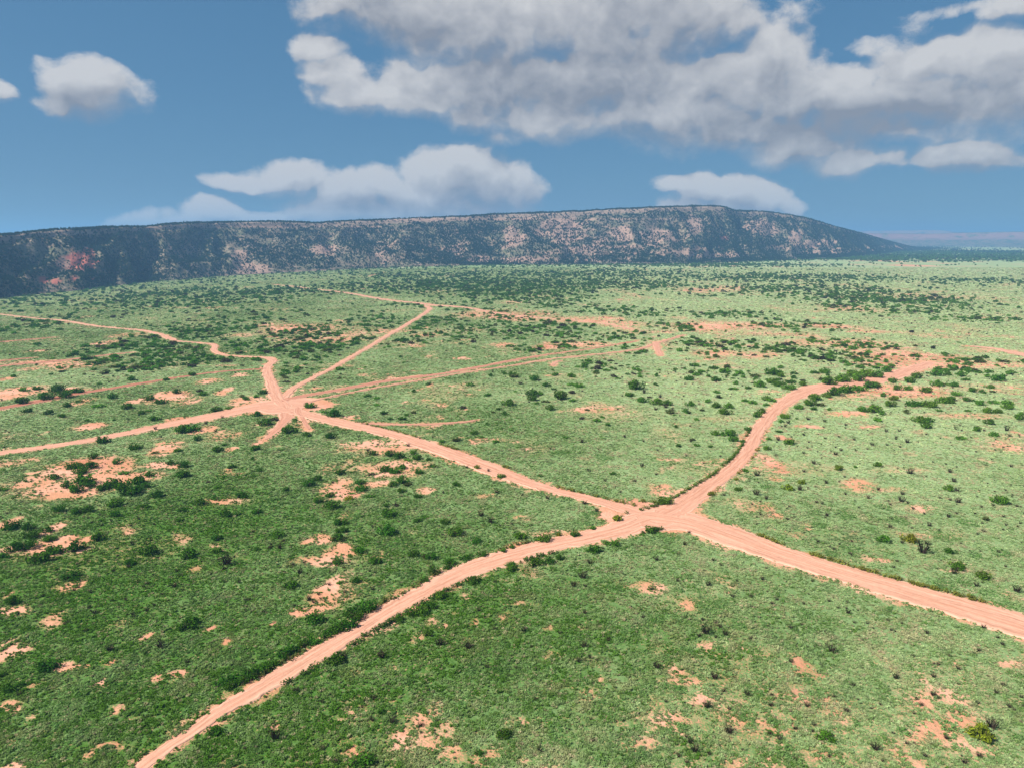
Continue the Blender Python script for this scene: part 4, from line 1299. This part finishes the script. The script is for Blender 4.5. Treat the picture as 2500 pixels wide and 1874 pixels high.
BUSH_FOL = [mesh_obj('foliage', V, Fc, LEAF_O, link=False).data for V, Fc, _, _ in BUSH_PARTS]
BUSH_STM = [mesh_obj('stem', V, Fc, STEM_M, link=False).data for _, _, V, Fc in BUSH_PARTS]
BUSH_ONE = [join_parts('bush', p, [LEAF_O, STEM_M]).data for p in BUSH_PARTS]
DARK_FOL = [mesh_obj('foliage', V, Fc, DLEAF_M, link=False).data for V, Fc, _, _ in DARK_PARTS]
DARK_STM = [mesh_obj('stem', V, Fc, DTWIG_M, link=False).data for _, _, V, Fc in DARK_PARTS]
DARK_ONE = [join_parts('dry shrub', p, [DLEAF_M, DTWIG_M]).data for p in DARK_PARTS]
for o in [o for o in bpy.data.objects if o.name.split('.')[0] in ('foliage', 'stem', 'bush', 'dry shrub') and not o.users_collection]:
    bpy.data.objects.remove(o)

# ------------------------------------------------------------------ words for where a shrub stands
def road_near(x, y):
    best = (1e9, None, 0)
    for R in ROAD_GEO[:5]:
        d = np.hypot(R['c'][:, 0] - x, R['c'][:, 1] - y) - R['hw']
        i = int(d.argmin())
        if d[i] < best[0]:
            side = (x - R['c'][i, 0]) * R['n'][i, 0] + (y - R['c'][i, 1]) * R['n'][i, 1]
            best = (float(d[i]), R, side)
    return best


ROAD_WORD = ['the near diagonal road', 'the wide right road', 'the curving road', 'the middle road', 'the left road']


def where_words(x, y, px, py):
    d, R, side = road_near(x, y)
    i = ROAD_GEO.index(R)
    if d < 3.5:
        return 'beside ' + ROAD_WORD[i]
    if bare_field(np.array([x]), np.array([y]))[0] > .5:
        return 'on bare red soil'
    if d < 14:
        return 'near ' + ROAD_WORD[i]
    return 'in open grass'


def size_word(w):
    return 'tiny' if w < 1.3 else 'small' if w < 2.2 else 'broad' if w < 4.2 else 'wide'


ONES = 'zero one two three four five six seven eight nine ten eleven twelve thirteen fourteen fifteen sixteen seventeen eighteen nineteen'.split()
TENS = 'zero ten twenty thirty forty fifty sixty seventy eighty ninety'.split()
USED = set()


def spell(v):
    v = int(min(max(v, 0), 99))
    return ONES[v] if v < 20 else TENS[v // 10] + ('-' + ONES[v % 10] if v % 10 else '')


def make_label(size, what, x, y, px, py):
    """which shrub it is: its look, what it stands by, and how far across and down the picture"""
    across, down = 100 * px / 2500, 100 * py / 1874
    base = '%s %s %s' % (size, what, where_words(x, y, px, py))
    s = '%s, %s percent across, %s down' % (base, spell(across), spell(down))
    if s in USED:
        s = '%s, %s-half percent across, %s down' % (base, spell(across), spell(down))
    if s in USED:
        s = '%s, %s percent across, %s-half down' % (base, spell(across), spell(down))
    USED.add(s)
    return s


def put_shrub(name, cat, group, what, x, y, z, w, px, py, pw, fol, stm, one, colour, hk, label=None):
    v = random.randrange(len(one))
    sx = w / 2 * .95
    sc = (sx * (.9 + .2 * random.random()), sx * (.75 + .25 * random.random()), max(hk * sx * (.85 + .35 * random.random()), .3))
    rz = (random.random() - .5) * 1.2 + (math.pi if random.random() < .5 else 0)
    lab = label or make_label(size_word(w), what, x, y, px, py)
    if pw > 26:
        t = bpy.data.objects.new(name, None)
        t.empty_display_size = .3
        COL.objects.link(t)
        f = bpy.data.objects.new('foliage', fol[v])
        s = bpy.data.objects.new('stem', stm[v])
        for c in (f, s):
            COL.objects.link(c)
            c.parent = t
            c.color = (*colour, 1)
    else:
        t = bpy.data.objects.new(name, one[v])
        COL.objects.link(t)
        t.color = (*colour, 1)
    t.location = (x, y, z - .02)
    t.scale = sc
    t.rotation_euler = (0, 0, rz)
    tag(t, lab, cat, group)
    return t


def bush_colour(x, y, yellow=False):
    if yellow:
        c = np.array((.150, .200, .016))
    else:
        k = float(sstep(-80, 120, np.array([x]))[0])
        c = np.array((.040, .115, .010)) * (1 - k) + np.array((.074, .165, .016)) * k
    return tuple(c * (.8 + .5 * random.random()) * np.array((.85 + .4 * random.random(), 1, 1)))


SPECIAL = {
    ('Y', 0): 'wide yellow-green bush in the lower right corner beside a grey dry shrub',
    ('Y', 4): 'round yellow-green bush in the left corner of the near road crossing',
}
GP = sorted(PG, key=lambda q: -q[6])
nG = 300 - len(PY)
for i, q in enumerate(PY):
    put_shrub('shrub', 'shrub', 'green shrubs scattered over the plain', 'yellow-green bush', *q, BUSH_FOL, BUSH_STM, BUSH_ONE, bush_colour(q[0], q[1], True), 1.05, SPECIAL.get(('Y', i)))
for q in GP[:nG]:
    hk = 1.0 if q[6] < 50 else .85
    put_shrub('shrub', 'shrub', 'green shrubs scattered over the plain', 'dark green bush', *q, BUSH_FOL, BUSH_STM, BUSH_ONE, bush_colour(q[0], q[1]), hk)
for q in PD:
    q = (*q[:3], q[3] * 1.55, *q[4:])
    col = (.030 * (.7 + .8 * random.random()), .024, .012) if random.random() < .6 else (.022, .040, .010)
    put_shrub('dry_shrub', 'dry shrub', 'dark dry shrubs dotted over the grass', 'dark dry shrub', *q, DARK_FOL, DARK_STM, DARK_ONE, col, 1.25)

# ------------------------------------------------------------------ the other shrubs of the plain, massed
rest = np.array([q[:4] for q in GP[nG:]])
nb = len(bx)
fd = mesa_foot_y(bx, by)
bw = (1.9 + 3.6 * rng.random(nb) ** 1.8) * (1 + .25 * sstep(300, 900, by))
bw *= np.where(rng.random(nb) < .35, .5, .88)
bw *= 1 + 1.1 * sstep(1200, 2600, by)
BXY = np.r_[np.c_[bx, by], rest[:, :2]]
bw = np.r_[bw, rest[:, 3]]
n = len(BXY)
kk = sstep(-200, 300, BXY[:, 0])
tint = lerp((.062, .160, .018), (.092, .195, .026), kk)
tint = tint * (.65 + .75 * rng.random(n))[:, None]
od = rng.random(n)
tint = np.where((od < .14)[:, None], np.array((.085, .105, .030))[None] * (.7 + .6 * rng.random(n))[:, None], tint)
tint = np.where((od > .93)[:, None], np.array((.070, .062, .040))[None] * (.7 + .5 * rng.random(n))[:, None], tint)
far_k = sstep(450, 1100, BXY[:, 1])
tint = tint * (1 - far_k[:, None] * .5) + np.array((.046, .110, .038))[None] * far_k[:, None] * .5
sh = bw / 2
hk = .62 + .35 * rng.random(n) + .3 * far_k
scl = np.stack([sh * (.85 + .4 * rng.random(n)), sh * (.7 + .3 * rng.random(n)), sh * hk], -1)
rot = np.stack([0 * sh, 0 * sh, (rng.random(n) - .5) * 1.6], -1)
low = [join_parts('shrub shape %d' % i, p, [LEAF_I, STEM_M]) for i, p in enumerate(BUSH_LOW)]
scatter('shrubs', np.c_[BXY, plain_z(BXY[:, 0], BXY[:, 1]) - .03], scl, rot, rgba(tint), rng.integers(0, 5, n), low, 'dark green shrubs massed in thickets over the middle and far plain')
print('SHRUB STUFF', n, 'named', nG + len(PY), 'green total', len(PG), 'dark', len(PD))

# tiny dark sprigs everywhere among the grass
dx, dy = scatter_places(24000, 60, 700, 1.6, lambda x, y: .06 + .16 * sstep(0, 60, x) + .45 * sstep(.54, .70, fbm(x, y, 40, 3, 180)))
n = len(dx)
dw = (.24 + .42 * rng.random(n) ** 2) * (1 + .5 * sstep(150, 500, dy))
tint = lerp((.035, .050, .016), (.07, .05, .035), rng.random(n)) * (.6 + .7 * rng.random(n))[:, None]
scl = np.stack([dw, dw, dw * 1.1], -1)
rot = np.stack([0 * dw, 0 * dw, rng.random(n) * 6.283], -1)
sp = [join_parts('sprig shape %d' % i, dark_parts(470 + i), [DARK_I, DTWIG_M]) for i in range(3)]
scatter('sprigs', np.c_[dx, dy, plain_z(dx, dy)], scl, rot, rgba(tint), rng.integers(0, 3, n), sp, 'small dark sprigs sprinkled through the grass')

# ------------------------------------------------------------------ leafy pale forbs in patches
FORB = []


def forb(t, s):
    for w in s.split():
        x, y, q = (float(k) for k in w.split(','))
        px, py = t(x, y)
        p = ground_at(px, py)
        FORB.append((p.x, p.y, q / 2.6333 * slant_scale(p) * .55))


forb(A, '400,880,240 360,1000,160 470,1110,170 1340,190,120 900,215,70 1430,340,110 1750,340,120 570,510,140 530,775,100 1490,560,110 1390,610,90 1225,935,110 2070,45,110 710,730,70 100,1150,110 560,920,120 370,1225,70 1230,75,60 1850,330,70')
forb(B, '1205,640,75 1355,675,80 1570,755,95 1510,480,120 1845,415,110 1790,480,80 2025,345,100 2150,335,110 1765,150,100 1970,560,70 2085,595,90 1850,660,120 2120,790,90 1970,805,80 2155,1040,120 1925,1050,80 1660,880,80 770,910,100 1010,970,70 1310,970,120 1390,1040,110 1410,1125,110 1940,1205,80 820,840,60 690,10,60 1600,165,70 1740,960,60 2180,770,80 1230,800,120 160,1170,120 820,690,80 1030,495,50 1550,200,60 1690,100,60 2180,160,60 1480,575,70 1280,170,40 1680,1250,90 1130,1020,60')
forb(Cc, '370,380,110 190,270,140 30,550,110 255,540,90 850,425,60 820,740,65 1060,765,90 890,820,100 610,1000,80 360,920,120 680,1190,120 450,1000,100 980,75,170 1160,130,130 1630,270,130 1720,1040,100 1430,1075,80 1700,130,160 1990,210,250 1830,110,90 20,800,60 120,160,80 260,250,80 50,70,70 310,710,60 500,815,60 2150,700,80 1340,285,80 790,310,110 2180,1100,60 230,1290,80 20,1040,80 240,430,80 880,900,70 1240,640,60 1120,1010,70 540,385,60')
forb(E, '90,960,110 345,1135,100 860,1105,120 1600,940,120 1670,930,90 1560,995,90 2105,1080,140 2150,1020,80 1100,745,80 1290,795,80 1470,835,60 1690,570,120 1440,700,60 350,1010,60 1420,540,100 80,845,50')
forb(Fq, '1310,890,90 1060,940,140 300,990,90 1400,975,130 1240,1035,90 1700,1080,160 1090,1155,110 1850,990,110 860,925,70 970,1190,90 2060,1180,120 560,760,80 900,1010,90 1900,1200,90')
P, tints, sc = [], [], []
for cx, cy, r in FORB:
    r = max(r, .7)
    m = int(min(150, 7 + 5.5 * r * r * 3))
    a = rng.random(m) * 6.283
    q = r * np.sqrt(rng.random(m)) * (.7 + .5 * rng.random(m))
    x, y = cx + np.cos(a) * q, cy + np.sin(a) * q * 1.1
    k = road_dist(x, y) > -.3
    x, y = x[k], y[k]
    m = len(x)
    P.append(np.c_[x, y, plain_z(x, y) + .05])
    c = lerp((.11, .23, .055), (.25, .37, .14), rng.random(m) ** 2) * (.8 + .4 * rng.random(m))[:, None]
    tints.append(c)
    s_ = .16 + .22 * rng.random(m)
    sc.append(np.stack([s_, s_, s_ * .8], -1))
P, tints, sc = np.vstack(P), np.vstack(tints), np.vstack(sc)
n = len(P)


def forb_mesh(i):
    r = np.random.default_rng(500 + i)
    V, Fc = [], []
    leaf_cards(V, Fc, (0, 0, .5), .8, 16, .30, r, flat=.6, shell=.5, up=1.0)
    return mesh_obj('forb shape %d' % i, V, Fc, LEAF_I, link=False)


scatter('forbs', P, sc, np.stack([0 * P[:, 0], 0 * P[:, 0], rng.random(n) * 6.283], -1), rgba(tints), rng.integers(0, 3, n), [forb_mesh(i) for i in range(3)], 'patches of pale broad-leaved weeds in the grass')

# ------------------------------------------------------------------ weeds lining the curving road, with yellow flowers
P, tints = [], []
for k_, side, n_, col in ((2, 1, 900, (.075, .13, .018)), (0, -1, 260, (.05, .10, .02)), (1, 1, 380, (.16, .17, .03)), (2, -1, 160, (.16, .16, .02)), (3, 1, 260, (.14, .16, .03)), (0, 1, 160, (.10, .12, .03))):
    R = ROAD_GEO[k_]
    m = rng.integers(0, len(R['s']), n_)
    cl = fbm(R['s'][m], 0 * m + k_, 9, 2, 190)
    m, cl = m[R['c'][m, 1] < 235], cl[R['c'][m, 1] < 235]
    m = m[cl > (.42 if k_ == 2 and side == 1 else .52)]
    off = R['hw'][m] + (.1 + .7 * rng.random(len(m)))
    x = R['c'][m, 0] + R['n'][m, 0] * off * side
    y = R['c'][m, 1] + R['n'][m, 1] * off * side
    P.append(np.c_[x, y, plain_z(x, y) + .05])
    tints.append(np.array(col)[None] * (.7 + .6 * rng.random(len(m)))[:, None])
P, tints = np.vstack(P), np.vstack(tints)
n = len(P)
s_ = .35 + .35 * rng.random(n)
scatter('verge_weeds', P, np.stack([s_, s_, s_ * 1.1], -1), np.stack([0 * s_, 0 * s_, rng.random(n) * 6.283], -1), rgba(tints), rng.integers(0, 3, n), [forb_mesh(i + 5) for i in range(3)], 'yellow-green weeds lining the road verges')

# ------------------------------------------------------------------ junipers of the mesa
JP = [juniper_parts(600 + i, 110) for i in range(5)]
na = MX.size
# pick random places in the mesa grid, weighted by cell area
cell = (np.hypot(np.diff(MX[:-1], axis=1), np.diff(MY[:-1], axis=1)) * np.hypot(np.diff(MX[:, :-1], axis=0), np.diff(MY[:, :-1], axis=0)))
cell = cell * ((Tg[:-1, :-1] < 1.45) & (Tg[:-1, :-1] > -.03))
cum = np.cumsum(cell.ravel())
pick = np.searchsorted(cum, rng.random(JUN_N) * cum[-1])
ii, jj = np.unravel_index(np.clip(pick, 0, cell.size - 1), cell.shape)
ca = np.hypot(MX[ii, jj + 1] - MX[ii, jj], MY[ii, jj + 1] - MY[ii, jj]) * np.hypot(MX[ii + 1, jj] - MX[ii, jj], MY[ii + 1, jj] - MY[ii, jj])
fu, fv = rng.random(JUN_N), rng.random(JUN_N)


def bil(Q):
    return (Q[ii, jj] * (1 - fu) + Q[ii + 1, jj] * fu) * (1 - fv) + (Q[ii, jj + 1] * (1 - fu) + Q[ii + 1, jj + 1] * fu) * fv


jx, jy, jz = bil(MX), bil(MY), bil(MZ)
T_ = bil(np.broadcast_to(Tg, MX.shape))
op = np.maximum(bil(OPENF), bil(REDF))
gul = bil(rid)
cov = .50 + .55 * sstep(.80, .60, gul) + (fbm(jx, jy, 40, 3, 200) - .5) * 1.3
cov = np.clip(cov, .10, 1) * (1 - .58 * sstep(.15, .6, op))
cov = np.where((T_ > .87) & (T_ < .955), cov * .55, cov)
cov = np.where(T_ > 1.0, .28 * (T_ < 1.35), cov)
cov = np.where(T_ < .03, cov * .6, cov)
k = (rng.random(JUN_N) < cov) & (T_ > -.02) & (T_ < 1.5)
jx, jy, jz, T_ = jx[k], jy[k], jz[k], T_[k]
n = len(jx)
dist = np.hypot(jx, jy)
jw = (2.2 + 2.6 * rng.random(n) ** 1.4) * (.78 + .30 * sstep(700, 2200, dist))
jcol = lerp((.014, .038, .022), (.028, .058, .030), rng.random(n)) * (.8 + .5 * rng.random(n))[:, None]
order = np.argsort(-(jw / dist) * (T_ < .5))
named, massed = order[:300], order[300:]
JUN_ONE = [join_parts('juniper', p, [LEAF_O, STEM_M]).data for p in JP]
for o in [o for o in bpy.data.objects if o.name.startswith('juniper') and not o.users_collection]:
    bpy.data.objects.remove(o)
for i in named:
    o = bpy.data.objects.new('juniper_tree', JUN_ONE[random.randrange(5)])
    COL.objects.link(o)
    o.location = (jx[i], jy[i], jz[i] - .3)
    s_ = jw[i] / 2
    o.scale = (s_, s_, s_ * (.75 + .3 * random.random()))
    o.rotation_euler = (0, 0, random.random() * 6.283)
    o.color = (*jcol[i], 1)
    tag(o, 'small dark juniper on the lower slope of the nearer left end of the mesa', 'juniper tree', 'junipers on the nearer lower slopes of the mesa')
JM = jw[massed] / 2
scatter('junipers', np.c_[jx, jy, jz - .3][massed], np.stack([JM, JM, JM * (.75 + .3 * rng.random(len(JM)))], -1), np.stack([0 * JM, 0 * JM, rng.random(len(JM)) * 6.283], -1), rgba(jcol[massed]),
        rng.integers(0, 5, len(JM)), [join_parts('juniper shape %d' % i, p, [LEAF_I, STEM_M]) for i, p in enumerate(JP)], 'dark junipers dotted over the whole mesa slope and rim')
print('JUNIPERS', n)

# woodland belt on the far flat land to the right
fx_, fy_ = sample_wedge(60000, 1500, 9000, 1.5, 100)
fd = mesa_foot_y(fx_, fy_)
k = (fx_ > fy_ * .18) & (rng.random(len(fx_)) < (.10 + .9 * sstep(.46, .60, fbm(fx_, fy_ * .6, 260, 4, 205))) * sstep(2300, 3300, np.hypot(fx_, fy_)))
k &= (fd < 0) | (fx_ > fy_ * .50)
fx_, fy_ = fx_[k], fy_[k]
n = len(fx_)
w_ = (4 + 5 * rng.random(n)) / 2 * (1 + .5 * sstep(3500, 8000, fy_))
scatter('far_trees', np.c_[fx_, fy_, plain_z(fx_, fy_)], np.stack([w_, w_, w_ * .75], -1), np.stack([0 * w_, 0 * w_, rng.random(n) * 6.283], -1),
        rgba(lerp((.018, .042, .016), (.034, .066, .022), rng.random(n))), rng.integers(0, 5, n), [join_parts('far tree shape %d' % i, p, [LEAF_I, STEM_M]) for i, p in enumerate(JP)], 'belt of dark trees on the far flat land beside the mesa')
